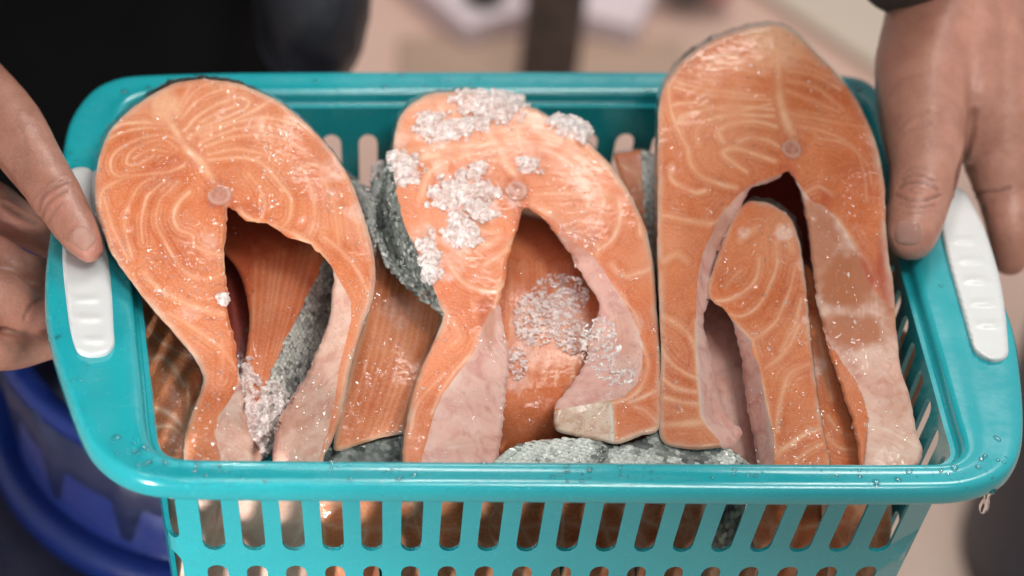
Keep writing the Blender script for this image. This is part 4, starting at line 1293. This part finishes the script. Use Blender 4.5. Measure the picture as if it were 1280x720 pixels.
person = empty('person', (-0.35, 0.55, FZ))
tag(person, 'person in black clothes behind the basket gripping both of its white handles', 'person')
chL = [
    [(112,312,.0125,18),(98,290,.014,26),(74,250,.017,32),(46,208,.021,36),(12,160,.024,44),(-34,118,.022,52),(-95,80,.012,64),(-190,40,.0,72),(-330,-30,.0,76)],
    [(-34,118,.020,48),(-62,180,.004,52),(-75,250,-.008,50),(-80,330,-.018,50),(-80,400,-.026,40)],
    [(-75,240,-.006,36),(-20,252,-.012,33),(20,276,-.020,28),(62,300,-.030,24)],
    [(-80,320,-.014,32),(-14,318,-.022,28),(20,334,-.028,23),(62,345,-.034,20)],
    [(-80,390,-.024,40),(-8,372,-.026,38),(26,388,-.036,33),(70,384,-.042,26)],
    [(-80,430,-.034,32),(-8,440,-.042,25),(26,440,-.048,21),(70,430,-.050,18)],
]
crL = [(2.2,.0009,[(48,262),(52,248),(62,238),(74,230),(84,226)]),(1.8,.0008,[(52,272),(58,258),(68,247),(82,238)]),(1.5,.0004,[(44,250),(52,238),(66,226)]),(1.6,.0004,[(60,280),(68,266),(80,254)]),
       (1.5,.0003,[(84,300),(88,290),(96,282)]),(1.6,.0003,[(20,150),(30,170),(34,195)]),(2.5,.0010,[(5,255),(25,268),(45,280)]),(1.6,.0003,[(-5,200),(10,215),(22,235)]),(2,.0008,[(52,372),(40,380),(30,398)])]
HL = tube_union('hand', chL, M_SKIN_L, person, creases=crL, folds=[(64,250,22,18,.0007,.5),(112,308,22,20,.0,.8),(45,380,22,40,0,.7),(20,290,30,30,0,.7)])
nail(person, HL, 104, 298, (26, 26), 14, 16)

chR = [
    [(1150,-330,.16,78),(1180,-170,.10,74),(1190,-60,.062,72),(1172,35,.050,68),(1154,100,.042,60),(1154,160,.035,53),(1156,205,.029,46),(1150,245,.022,40),(1142,280,.0172,36),(1139,293,.0162,33)],
    [(1185,-170,.10,70),(1205,-40,.060,64),(1224,50,.043,64),(1240,120,.030,60),(1250,180,.014,52),(1258,240,-.002,38),(1263,290,-.014,29),(1262,322,-.026,23)],
    [(1192,-60,.062,64),(1196,40,.048,66),(1206,110,.036,58),(1222,165,.022,42)],
    [(1225,-60,.055,60),(1256,50,.034,58),(1285,135,.010,50),(1300,210,-.010,40),(1290,270,-.03,32),(1262,300,-.042,26)],
    [(1240,-40,.045,52),(1290,60,.017,50),(1325,150,-.01,42),(1320,230,-.03,34),(1285,290,-.05,26)],
]
crR = [(2.0,.0010,[(1124,236),(1134,230),(1146,229),(1160,231),(1172,238)]),(1.8,.0009,[(1122,244),(1132,250),(1146,252),(1160,250),(1174,244)]),(1.5,.0008,[(1128,225),(1146,219),(1168,226)]),(1.5,.0004,[(1126,254),(1146,260),(1168,256)]),(1.2,.0004,[(1138,238),(1146,235),(1154,239),(1146,244),(1138,240)]),
       (1.3,.0003,[(1130,266),(1146,268),(1164,265)]),(1.3,.0003,[(1132,214),(1146,210),(1162,214)]),
       (3.2,.0012,[(1195,238),(1199,215),(1208,190),(1216,165),(1218,140)]),(2,.0009,[(1196,235),(1212,242),(1235,240),(1262,236)]),(2.2,.0008,[(1215,250),(1230,262)]),
       (2,.0003,[(1120,170),(1135,150),(1160,140)]),(2,.00025,[(1116,185),(1134,165),(1165,155)]),(2,.0002,[(1110,120),(1130,100),(1160,95)])]
HR = tube_union('hand', chR, M_SKIN, person, creases=crR, folds=[(1148,240,24,16,.0008,.4),(1106,70,20,40,.001,.5),(1140,310,30,20,.0,.7),(1180,60,50,60,.002,.2),(1240,290,20,30,0,.6)])
nail(person, HR, 1135, 291, (-2, 26), 18, 17)

M_BLACK = mat_plain('black_cloth', (0.0025, 0.003, 0.003), (0.005, 0.005, 0.0055), 9, rough=0.9, bump=0.004, bscale=14)
M_BLACK.node_tree.nodes['Principled BSDF'].inputs['Specular IOR Level'].default_value = 0.2
M_SLEEVE = mat_plain('dark_sleeve_cloth', (0.045, 0.036, 0.032), (0.075, 0.06, 0.052), 40, rough=0.85, bump=0.002, bscale=60)
M_SATIN = mat_plain('bluish_highlight_cloth', (0.02, 0.022, 0.03), (0.035, 0.038, 0.05), 12, rough=0.45, bump=0.003, bscale=20)


def loft(name, rings, mat, parent, closed_ends=True):
    n = len(rings[0]); V = np.concatenate(rings)
    F = [(k * n + i, k * n + (i + 1) % n, (k + 1) * n + (i + 1) % n, (k + 1) * n + i) for k in range(len(rings) - 1) for i in range(n)]
    if closed_ends:
        F += [tuple(range(n))[::-1], tuple((len(rings) - 1) * n + i for i in range(n))]
    return mesh_obj(name, V, F, mat, parent)


def atY(u, v, Y):
    d = ray(np.float64(u), np.float64(v)); return CC + d * ((Y - CC[1]) / d[1])


pe_ = atY(428, 45, .50)                      # right edge of the black clothes
xr = pe_[0]; cxb = xr - .27; cyb = .62
rings = []
for k in range(26):
    z = FZ + .02 + 1.5 * k / 25
    sc = 1.0 + .06 * math.sin(k * .5) - .10 * max(0, (z - .35))
    th = np.linspace(0, math.tau, 96, endpoint=False)
    P = np.stack([cxb + .27 * sc * np.cos(th), cyb + .15 * sc * np.sin(th), np.full(96, z)], 1)
    f = fbm(np.stack([P[:, 0] * 1, P[:, 1], P[:, 2] * .25], 1), .07, 4, 3)
    P[:, :2] += (P[:, :2] - [cxb, cyb]) * (.05 * f)[:, None]
    rings.append(P)
loft('black_apron', rings, M_BLACK, person)
# bulge of shinier dark cloth at the hip; bluish highlight put into its colour
c = atY(414, 42, .47)
iv, if_ = ICO3
loc = np.array([c[0] - .01, .50, c[2]])
vv = iv * [.035, .05, .055]; vv = vv * (1 + .12 * fbm(iv, .6, 2, 3))[:, None] + loc
mesh_obj('hip_pouch', vv, if_, M_SATIN, person)
# sleeves
def sleeve(a, b, ra, rb, seed):
    A = atz(np.float64(a[0]), np.float64(a[1]), a[2]); B = atz(np.float64(b[0]), np.float64(b[1]), b[2])
    ax = B - A; L = np.linalg.norm(ax); ax /= L
    s = np.cross(ax, [0, 0, 1.]); s /= np.linalg.norm(s); t = np.cross(ax, s)
    th = np.linspace(0, math.tau, 48, endpoint=False); R_ = []
    prof = [(0.0, .88), (-.008, .97), (0.0, 1.02), (.03, 1.0)] + [(f, 1.0) for f in np.linspace(.08, 1, 14)]
    for f, m in prof:
        r = (ra + (rb - ra) * max(f, 0)) * m
        C0 = A + ax * L * f
        ring = C0 + (np.cos(th)[:, None] * s + np.sin(th)[:, None] * t) * r
        w = fbm(ring, .03, seed, 3)
        ring = C0 + (ring - C0) * (1 + .09 * w * min(1, max(f, 0) * 6 + .2))[:, None]
        R_.append(ring)
    return loft('sleeve', R_, M_SLEEVE, person, closed_ends=False)


sleeve((1142, -48, .075), (1010, -420, .30), .030, .055, 3)
sleeve((-230, 0, .0), (-330, -260, .25), .034, .055, 5)

# ------------------------------------------------------------------ overlapping fish scales as real plates
def scales(root, key, poly, du, dv, ru, rv, ang, toneb, seed, tilt=.12, lift=.0001, cont=.42):
    r = np.random.default_rng(seed)
    P, off = PIECES[key][1], PIECES[key][2]
    pl = PIECES[key][0]
    poly = np.array(poly, float); c0 = poly.mean(0)
    ca, sa = math.cos(ang), math.sin(ang)
    R = 260
    pts = []
    for j in range(int(-R / dv), int(R / dv)):
        for i in range(int(-R / du), int(R / du)):
            a = i * du + (j % 2) * du / 2 + r.uniform(-.12, .12) * du; b = j * dv + r.uniform(-.12, .12) * dv
            pts.append((c0[0] + a * ca - b * sa, c0[1] + a * sa + b * ca))
    pts = np.array(pts)
    pts = pts[inside(pts, poly)]
    if not len(pts): return
    W = surf(key, pts[:, 0], pts[:, 1], lift)
    W1 = surf(key, pts[:, 0] + ca * 6, pts[:, 1] + sa * 6, lift); W2 = surf(key, pts[:, 0] - sa * 6, pts[:, 1] + ca * 6, lift)
    px = 1.19 / FPX
    tn = np.clip(toneb + cont * fbm(pts, 26, seed, 2) + r.normal(0, .2, len(pts)), 0, 1)
    V = []; F = []; T = []; b = 0
    th = np.linspace(0, math.tau, 11)[:-1]
    for w, w1, w2, t in zip(W, W1, W2, tn):
        e1 = (w1 - w) / np.linalg.norm(w1 - w); e2 = (w2 - w); e2 -= e1 * (e1 @ e2); e2 /= np.linalg.norm(e2)
        n = np.cross(e1, e2); n = n if n @ (CC - w) > 0 else -n
        k = r.uniform(.88, 1.12); tl = tilt * r.uniform(.7, 1.3)
        ring = [w + e1 * math.cos(a) * ru * px * k + e2 * math.sin(a) * rv * px * k + n * (math.cos(a) * tl * ru * px) for a in th]
        V += [w + n * .00018] + ring
        m = b
        for q_ in range(10):
            F.append((m, m + 1 + q_, m + 1 + (q_ + 1) % 10))
        b += 11; T += [min(1, t * 1.05)] + [max(0, t * .8)] * 10
    V = np.array(V); F = orient(V, np.array(F))
    o = mesh_obj('fish_scales', V, F, M_SCALES, root, attrs=dict(tone=T))
    o['kind'] = 'stuff'


ROOT = {}
for o_ in list(col.objects):
    if o_.type == 'EMPTY' and o_.get('label'):
        ROOT[o_['label']] = o_
def root_of(txt):
    return next(o for l, o in ROOT.items() if txt in l)
scales(S2, 's2', skp2, 5.6, 3.6, 4.2, 2.6, math.radians(70), .34, 1, tilt=.04)
scales(root_of('lying grey scaly skin up'), 'pe', oe, 7.2, 4.4, 5.6, 3.4, math.radians(14), .84, 2, tilt=.05, cont=1.1)
scales(root_of('silver skin strip seen'), 'pb', [(415,335),(408,312),(400,338),(385,370),(360,420),(342,460),(326,500),(318,535),(330,560),(380,520),(430,430),(432,340)], 6.5, 4.2, 5.0, 3.2, math.radians(-60), .85, 3)
scales(root_of('dark skin edge'), 'pf', [(400,566),(540,548),(530,600),(400,600)], 7, 5, 5.4, 3.8, math.radians(5), .25, 4)
scales(root_of('small orange end'), 'pg', [(803,186),(822,200),(828,260),(824,325),(815,345),(806,270)], 5, 3.6, 4, 2.6, math.radians(75), .4, 5)
scales(root_of('dark skinned salmon piece between'), 'ph', [(432,220),(470,236),(492,240),(498,330),(480,345),(455,280)], 5.5, 3.6, 4.2, 2.6, math.radians(60), .3, 6)

# ------------------------------------------------------------------ crushed ice and water
M_WATERDROP = M_WATER


def ice_clump(label, key, spots, n, size=(.0005, .0021), group='crushed ice on the middle steak', seed=0, lift=.0, core=True, name='ice_clump', kind=None):
    r = np.random.default_rng(seed)
    V = []; F = []; b = 0
    iv, if_ = ICO0
    allp = []
    for (x, y, rx, ry, h) in spots:
        m = max(3, int(1.7 * n * rx * ry / sum(a * c_ for _, _, a, c_, _ in spots)))
        th = r.random(m) * math.tau; rr = np.sqrt(r.random(m))
        dx = rx * rr * np.cos(th); dy = ry * rr * np.sin(th)
        hh = .7 * h * (1 - rr ** 2) * (r.random(m) ** .6)
        if core:      # a thin skirt of melting grains spills past the lump
            far = r.random(m) < .38
            dx = np.where(far, dx * r.uniform(1.0, 2.0, m) * 1.1, dx); dy = np.where(far, dy * r.uniform(1.0, 2.0, m), dy); hh = np.where(far, .0001, hh)
            P_ = PIECES[key][1]
            ok = np.array([((P_[:, 0] - a) ** 2 + (P_[:, 1] - b_) ** 2).min() < 9 for a, b_ in zip(x + dx, y + dy)]) | ~far
            dx, dy, hh = dx[ok], dy[ok], hh[ok]
        P = surf(key, x + dx, y + dy, 0.0)
        n_ = PIECES[key][0].n
        P = P + n_ * (hh + .0002)[:, None]
        for p in P:
            s = r.uniform(*size) * (1 if r.random() > .12 else 1.5)
            sc = s * (0.6 + .8 * r.random(3))
            v = iv * (1 + .9 * (r.random(len(iv))[:, None] - .5))
            Q = np.linalg.qr(r.normal(size=(3, 3)))[0]
            v = (v * sc) @ Q; V.append(v + p); F.append(outward(v, if_) + b); b += len(iv)
        if core:
            jv, jf = ICO4
            ctr = surf(key, x, y)[0]
            tt = float(PIECES[key][0].t(np.float64(x), np.float64(y)))
            up = np.cross(n_, [1., 0, 0]); up /= np.linalg.norm(up); sd = np.cross(up, n_)
            q = 1 + .62 * fbm(jv + seed, .7, seed, 4) + .2 * fbm(jv + seed, .16, seed + 2, 2)
            v = jv * q[:, None]
            v = (v[:, :1] * sd * rx * .86 + v[:, 1:2] * up * ry * .95) * tt / FPX + v[:, 2:] * n_ * h * .5
            V.append(v + ctr + n_ * h * .02); F.append(outward(v, jf) + b); b += len(jv)
    V = np.concatenate(V); F = np.concatenate(F)
    me = bpy.data.meshes.new('tmp'); me.from_pydata(V.tolist(), [], F.tolist())
    o = bpy.data.objects.new('tmp', me); col.objects.link(o)
    rm = o.modifiers.new('r', 'REMESH'); rm.mode = 'VOXEL'; rm.voxel_size = .00032
    dg = bpy.context.evaluated_depsgraph_get(); dg.update()
    m2 = bpy.data.meshes.new_from_object(o.evaluated_get(dg))
    co = np.empty(len(m2.vertices) * 3); m2.vertices.foreach_get('co', co); co = co.reshape(-1, 3)
    fc = [tuple(p_.vertices) for p_ in m2.polygons]
    bpy.data.objects.remove(o); bpy.data.meshes.remove(m2)
    V = co + .00012 * np.stack([vnoise(co, .0009, q_) for q_ in (1, 2, 3)], 1)
    root = mesh_obj(name, V - V.mean(0), fc, M_ICE, None, smooth=False)
    root.location = V.mean(0)
    tag(root, label, None if kind else 'ice', group, kind)
    return root


ice_clump('big rounded lump of crushed ice on the very top of the middle steak', 's2', [(614,132,27,17,.009),(590,124,22,8,.004),(645,127,11,8,.004)], 330, seed=1)
ice_clump('irregular patch of crushed ice near the upper left edge of the middle steak', 's2', [(538,158,14,13,.003),(556,165,13,10,.003),(583,158,14,9,.002)], 200, seed=2)
ice_clump('spiky ice patch at the left skin edge of the middle steak', 's2', [(508,212,13,12,.0028),(494,200,7,6,.003)], 110, seed=3)
ice_clump('translucent ice patch beside the backbone of the middle steak', 's2', [(570,243,19,15,.0022),(557,250,12,10,.002),(602,238,14,9,.002)], 190, seed=4)
ice_clump('small round ice bead above the backbone of the middle steak', 's2', [(594,215,8,6,.0025)], 40, seed=5)
ice_clump('ice crust on the upper right edge of the middle steak', 's2', [(710,155,16,9,.0035),(728,163,11,8,.004),(697,150,8,6,.003)], 150, seed=6)
ice_clump('curved glassy ice piece below the patch beside the backbone', 's2', [(600,267,10,10,.002)], 60, seed=7)
ice_clump('thin ice patch in the lower left half of the middle steak', 's2', [(572,285,13,14,.0014),(586,300,12,7,.001)], 110, seed=8)
ice_clump('frosty ice fringe along the lower left skin edge of the middle steak', 's2', [(538,330,8,22,.002),(530,312,6,12,.002)], 130, seed=9)
ice_clump('tiny ice chip right of the septum of the middle steak', 's2', [(662,208,10,7,.0012)], 40, seed=10)
ice_clump('grainy slush on the belly flap of the middle steak', 's2', [(750,430,26,34,.0006),(770,470,24,12,.0006)], 260, size=(.0003, .0009), seed=11, core=False)
ice_clump('fine grainy ice dusted over the salmon chunk in the middle cavity', 'pd', [(700,370,36,28,.0012),(670,400,30,34,.0008),(715,420,24,24,.001),(645,455,14,22,.001)], 700, size=(.0003, .0010), seed=12, core=False, group='crushed ice lower down')
ice_clump('wet slush at the bottom of the left steak beside the silver skin', 'pb', [(308,480,9,24,.003),(318,530,22,26,.003),(300,560,26,20,.003),(340,505,16,26,.001)], 420, size=(.0005, .0021), seed=13, core=True, group='crushed ice lower down')
ice_clump('upright sliver of ice between the left and middle steaks', 'ph', [(475,225,8,22,.004),(470,260,7,26,.003),(474,300,6,20,.003)], 170, size=(.0006, .0016), seed=14, group='crushed ice lower down')
ice_clump('white ice crumb on the cavity edge of the left steak', 's1', [(277,374,5,6,.0018)], 22, seed=15, core=False, group='crushed ice lower down')


def crumbs(name, specs, mat, size, seed, flat=1.0, sub=ICO0, kind='stuff', smooth=True, wob=0.0):
    r = np.random.default_rng(seed)
    V = []; F = []; b = 0
    iv, if_ = sub
    for (fn, n) in specs:
        for p, nn in fn(r, n):
            s = size[0] + (size[1] - size[0]) * r.random() ** 3
            nn = nn / np.linalg.norm(nn) + wob * r.normal(size=3); nn /= np.linalg.norm(nn); a = np.cross(nn, [0.3, .2, 1.]); a /= np.linalg.norm(a); c_ = np.cross(nn, a)
            sc = 0.6 + .8 * r.random(2)
            v = (iv[:, :1] * a * sc[0] + iv[:, 1:2] * c_ * sc[1] + iv[:, 2:] * nn * flat) * s
            V.append(v + p); F.append(outward(v, if_) + b); b += len(iv)
    o = mesh_obj(name, np.concatenate(V), np.concatenate(F), mat, None, smooth=smooth)
    o['kind'] = kind
    return o


def on_piece(key, poly_c):
    def f(r, n):
        P = PIECES[key][1]; idx = r.integers(0, len(P), n)
        q = P[idx]; dens = fbm(q, 40, 77, 2)
        q = q[dens > r.uniform(-.35, .45, n)]
        w = surf(key, q[:, 0], q[:, 1], 0.0001)
        return [(p, PIECES[key][0].n) for p in w]
    return f


crumbs('ice_crumbs', [(on_piece('s1', 0), 380), (on_piece('s2', 0), 800), (on_piece('s3', 0), 240), (on_piece('s4', 0), 160), (on_piece('pc', 0), 160), (on_piece('pe', 0), 120), (on_piece('pb', 0), 90)], M_ICE, (.00014, .00065), 5, .7, ICO0)


crumbs('melt_water', [(on_piece('s1', 0), 1900), (on_piece('s2', 0), 1500), (on_piece('s3', 0), 1300), (on_piece('s4', 0), 700), (on_piece('pc', 0), 500), (on_piece('pa', 0), 300), (on_piece('pb', 0), 350), (on_piece('pd', 0), 500), (on_piece('pj', 0), 200)], M_BEADS, (.0004, .0011), 15, .14, ICO0, smooth=False, wob=.10)


def edge_ice(key, x0, y0, x1, y1):
    def f(r, n):
        P = PIECES[key][1]
        m = (P[:, 0] > x0) & (P[:, 0] < x1) & (P[:, 1] > y0) & (P[:, 1] < y1)
        Q = P[m]
        # keep those close to the outer boundary of the sheet: farthest left / right
        idx = r.integers(0, len(Q), n); q = Q[idx]
        w = surf(key, q[:, 0], q[:, 1], 0.0003)
        return [(p, PIECES[key][0].n) for p in w]
    return f


def on_rim(r, n):
    out = []
    while len(out) < n:
        i = r.integers(0, NR); f = r.uniform(.12, .93)
        p = RI[i] + (RO[i] - RI[i]) * f
        d = (RO[i] - RI[i]); w = np.linalg.norm(d); d = d / w
        dist_o = (1 - f) * w
        if vnoise(np.array([[p[0], p[1]]]), .03, 3)[0] < r.uniform(-.6, .4):
            continue
        z = 0.0; nrm = np.array([0, 0, 1.])
        if dist_o < .0036:
            z = -.0014 * (1 - dist_o / .0036) * 1.6; nrm = np.array([d[0] * .5, d[1] * .5, 1.])
        out.append((np.array([p[0], p[1], z]), nrm))
    return out


crumbs('water_droplets', [(on_rim, 420)], M_WATERDROP, (.0003, .0016), 9, .45, ICO2)
# drop hanging from the rim at the front-right corner
pd_ = atz(1231, 606, -.010)
prof = [(0, -.0105), (.0009, -.0100), (.0016, -.0086), (.0018, -.0072), (.0014, -.0052), (.0010, -.0034), (.0013, -.0015), (.0022, -.0002), (.0026, .0012), (.0014, .0022), (0, .0024)]
V = []; F = []
for k, (r_, z_) in enumerate(prof):
    for i in range(16):
        a = math.tau * i / 16; V.append((1.3 * r_ * math.cos(a), 1.3 * r_ * math.sin(a), 1.35 * z_))
for k in range(len(prof) - 1):
    for i in range(16):
        F.append((k * 16 + i, k * 16 + (i + 1) % 16, (k + 1) * 16 + (i + 1) % 16, (k + 1) * 16 + i))
dr = mesh_obj('water_drop', V, F, M_DROP)
dr.location = pd_ + np.array([.001, -.0035, .0])
tag(dr, 'clear water drop hanging under the front right corner of the turquoise rim', 'water drop')

# ------------------------------------------------------------------ blue tub at the lower left
ZF = -.26
def circ(pts, z):
    P = np.array([atz(np.float64(a), np.float64(b_), z)[:2] for a, b_ in pts])
    A = np.c_[2 * P, np.ones(len(P))]; s = np.linalg.lstsq(A, (P ** 2).sum(1), rcond=None)[0]
    return s[:2], math.sqrt(s[2] + (s[:2] ** 2).sum())


co_, ro_ = circ([(0,594),(23,629),(74,672),(156,717)], ZF)
ci_, ri_ = circ([(39,578),(55,602),(90,631),(137,664),(187,687)], ZF)
_m = atz(40.0, 655.0, ZF)[:2]; _d = _m - co_; _d /= np.linalg.norm(_d)
ctub = co_ + _d * .025
rout = ro_ - .025
def rad_at(px, py, z):
    return float(np.linalg.norm(atz(np.float64(px), np.float64(py), z)[:2] - ctub))
rin = rad_at(90, 631, ZF)
ztop = ZF + .085
rtop = rad_at(72, 520, ztop)
rtop_in = rad_at(84, 500, ztop)
tub = empty('blue_tub', (ctub[0], ctub[1], ZF - .05))
tag(tub, 'round blue plastic tub with ribbed collar under the left side of the basket', 'tub')
def rev(name, prof, mat, parent, n=120, centre=ctub, ribs=0.0):
    V = []; F = []
    for k, (r_, z_) in enumerate(prof):
        for i in range(n):
            a = math.tau * i / n
            rr = r_ + (ribs if (ribs and i % 8 < 2) else 0)
            V.append((centre[0] + rr * math.cos(a), centre[1] + rr * math.sin(a), z_))
    for k in range(len(prof)):
        k2 = (k + 1) % len(prof)
        for i in range(n):
            F.append((k * n + i, k * n + (i + 1) % n, k2 * n + (i + 1) % n, k2 * n + i))
    return mesh_obj(name, V, F, mat, parent)
rev('flange', [(rin - .002, ZF - .012), (rin, ZF - .003), (rin + .004, ZF), (rout - .008, ZF), (rout - .003, ZF - .002), (rout, ZF - .006), (rout, ZF - .016), (rout - .003, ZF - .018), (rout - .006, ZF - .012), (rin + .006, ZF - .010)], M_BLUE, tub)
rev('collar', [(rin + .001, ZF - .008), (rtop - .001, ztop - .006), (rtop - .006, ztop - .006), (rin - .006, ZF - .012)], mat_plastic('dark_blue_plastic', (.012, .02, .075), (.018, .026, .09), rough=.4), tub, ribs=.004)
rev('top_rim', [(rtop_in, ztop - .01), (rtop_in, ztop - .002), (rtop_in + .003, ztop), (rtop - .002, ztop), (rtop + .002, ztop - .003), (rtop + .002, ztop - .009), (rtop - .004, ztop - .010)], M_BLUE, tub)
rev('tub_body', [(rtop_in, ztop - .008), (rtop_in - .01, ZF - .2), (0.002, ZF - .2), (.002, ZF - .206), (rtop_in - .004, ZF - .206), (rtop_in + .004, ztop - .010)], M_BLUE, tub)
# grey-violet wet lid the tub sits in
M_LID = mat_plastic('grey_violet_plastic', (.06, .06, .11), (.11, .10, .15), rough=.35)
lid = empty('plastic_vat', (ctub[0], ctub[1], FZ))
tag(lid, 'wide grey-violet plastic vat lid, wet and blurred, beneath the blue tub', 'vat')
zz = ZF - .03
rev('lid', [(0.003, zz), (rout + .09, zz), (rout + .10, zz - .01), (rout + .10, zz - .03), (0.003, zz - .03)], M_LID, lid)
rev('vat_wall', [(rout + .08, zz - .03), (rout + .06, FZ + .002), (rout + .04, FZ + .002), (rout + .07, zz - .03)], M_BLUE, lid)

# ------------------------------------------------------------------ blurred background
def box(name, c, s, mat, parent=None, rz=0.0, bev=.01):
    x, y, z = s[0] / 2, s[1] / 2, s[2] / 2
    V = [(a * x, b_ * y, d * z) for a in (-1, 1) for b_ in (-1, 1) for d in (-1, 1)]
    F = [(0, 1, 3, 2), (4, 6, 7, 5), (0, 4, 5, 1), (2, 3, 7, 6), (0, 2, 6, 4), (1, 5, 7, 3)]
    o = mesh_obj(name, V, F, mat, None, smooth=False)
    if parent: o.parent = parent; o.location = np.array(c) - parent_loc(parent)
    else: o.location = c
    o.rotation_euler = (0, 0, rz)
    m = o.modifiers.new('bevel', 'BEVEL'); m.width = bev; m.segments = 3
    return o


def floor_at(u, v, z=FZ):
    return atz(np.float64(u), np.float64(v), z)


M_POST = mat_plain('weathered_post', (.075, .055, .045), (.12, .09, .075), 25, rough=.8, bump=.004, bscale=50)
g0 = floor_at(676, 155)
Yp = g0[1]
wpx = 36 * float((Yp - CC[1]) / ray(np.float64(675), np.float64(100))[1]) / FPX
post = empty('wooden_post', (g0[0], Yp, FZ))
tag(post, 'dark brown upright post out of focus behind the back rim', 'post')
rg = []
for k in range(12):
    z = FZ + 1.1 * k / 11; th = np.linspace(0, math.tau, 24, endpoint=False)
    P = np.stack([g0[0] + wpx * np.sign(np.cos(th)) * np.abs(np.cos(th)) ** .6, Yp + wpx * np.sign(np.sin(th)) * np.abs(np.sin(th)) ** .6, np.full(24, z)], 1)
    P[:, :2] += .003 * fbm(P, .05, 3, 2)[:, None]
    rg.append(P)
loft('post_shaft', rg, M_POST, post)
box('post_foot', (g0[0], Yp, FZ + .006), (wpx * 2.2, wpx * 2.2, .012), M_POST, post)
M_FOAM = mat_plain('pale_lilac_foam', (.74, .62, .66), (.78, .66, .68), 3, rough=.8, bump=.002)
M_DARK = mat_plain('dark_rubber', (.04, .032, .032), (.07, .055, .05), 8, rough=.6)
M_SHEET = mat_plain('beige_sheet', (.60, .50, .41), (.66, .55, .46), 4, rough=.8, bump=.002)
M_TAN = mat_plain('tan_board', (.42, .28, .21), (.50, .34, .26), 4, rough=.8)
def tray(label, u, v, w, d, h, mat, cat='tray', name='foam_tray', rz=0.):
    c = floor_at(u, v)
    r = empty(name, (c[0], c[1], FZ)); tag(r, label, cat)
    box('tray_base', (c[0], c[1], FZ + .01), (w, d, .02), mat, r, rz=rz, bev=.004)
    cs, sn = math.cos(rz), math.sin(rz)
    for sx, sy, bw, bd in ((1, 0, .015, d), (-1, 0, .015, d), (0, 1, w - .03, .015), (0, -1, w - .03, .015)):
        ox, oy = sx * (w / 2 - .0075), sy * (d / 2 - .0075)
        box('tray_side', (c[0] + ox * cs - oy * sn, c[1] + ox * sn + oy * cs, FZ + .02 + h / 2), (bw, bd, h), mat, r, rz=rz, bev=.003)
    return r
tray('pale lilac tray on the ground left of the dark post', 570, -10, .11, .20, .012, M_FOAM, rz=.5)
tray('pale lilac tray on the ground right of the dark post', 765, -8, .10, .20, .012, M_FOAM, rz=-.4)
def lump(name, label, cat, u, v, s, mat, seed):
    c = floor_at(u, v); iv, if_ = ICO3
    vv = iv * s * (1 + .25 * fbm(iv, .8, seed, 3))[:, None]; vv[:, 2] = np.maximum(vv[:, 2], -s[2] * .5)
    o = mesh_obj(name, vv, if_, mat); o.location = (c[0], c[1], FZ + s[2] * .5 + .02)
    tag(o, label, cat); return o
lump('rubber_scrap', 'dark scrap lying in the pale tray left of the post', 'scrap', 603, 18, np.array([.022, .022, .012]), M_DARK, 1)
lump('rubber_scrap', 'dark scrap on the ground above the tallest steak', 'scrap', 855, 8, np.array([.03, .022, .014]), M_DARK, 2)
M_RED = mat_plain('dull_red_cloth', (.42, .10, .10), (.5, .16, .14), 8)
lump('red_rag', 'small dull red rag on the ground beside the dark scrap', 'rag', 890, 10, np.array([.022, .018, .010]), M_RED, 4)
# beige sheet lying across the upper right
q = [floor_at(*p, FZ + .012) for p in ((880, -60), (1110, 92), (1300, 30), (1200, -120))]
sh = mesh_obj('beige_board', [*q, *[(a[0], a[1], FZ) for a in q]], [(0, 1, 2, 3), (7, 6, 5, 4), (0, 4, 5, 1), (1, 5, 6, 2), (2, 6, 7, 3), (3, 7, 4, 0)], M_SHEET, smooth=False)
tag(sh, 'pale beige board lying on the ground behind the right hand', 'board')
q = [floor_at(*p, FZ + .008) for p in ((500, 45), (500, 120), (880, 130), (850, 48))]
sh = mesh_obj('tan_board', [*q, *[(a[0], a[1], FZ) for a in q]], [(0, 1, 2, 3), (7, 6, 5, 4), (0, 4, 5, 1), (1, 5, 6, 2), (2, 6, 7, 3), (3, 7, 4, 0)], M_TAN, smooth=False)
tag(sh, 'tan board on the ground seen just above the back rim', 'board')
# dark bin at the right edge
M_BIN = mat_plain('dark_blue_grey_plastic', (.035, .04, .06), (.05, .055, .075), 4, rough=.5)
Yb = .62
bl = atY(1242, 400, Yb); 
wb = .14
cb = np.array([bl[0] + wb + .075, Yb + .05])
rg = []
for k in range(14):
    f = k / 13; z = FZ + .001 + (.55 + .0) * f
    r_ = wb * (1.12 - .14 * f) + (.008 if k in (12, 13) else 0)
    th = np.linspace(0, math.tau, 64, endpoint=False)
    rg.append(np.stack([cb[0] + r_ * np.cos(th), cb[1] + r_ * np.sin(th), np.full(64, z)], 1))
bn = empty('dark_bin', (cb[0], cb[1], FZ)); tag(bn, 'dark blue-grey bin standing out of focus at the right edge of the picture', 'bin')
loft('bin_body', rg, M_BIN, bn)
rg = []
for r_, z in ((wb * 1.03, 0), (wb * 1.06, .01), (wb * 1.03, .025), (wb * .6, .04), (.01, .045)):
    rg.append(np.stack([cb[0] + r_ * np.cos(th), cb[1] + r_ * np.sin(th), np.full(64, FZ + .552 + z)], 1))
loft('bin_lid', rg, M_BIN, bn)
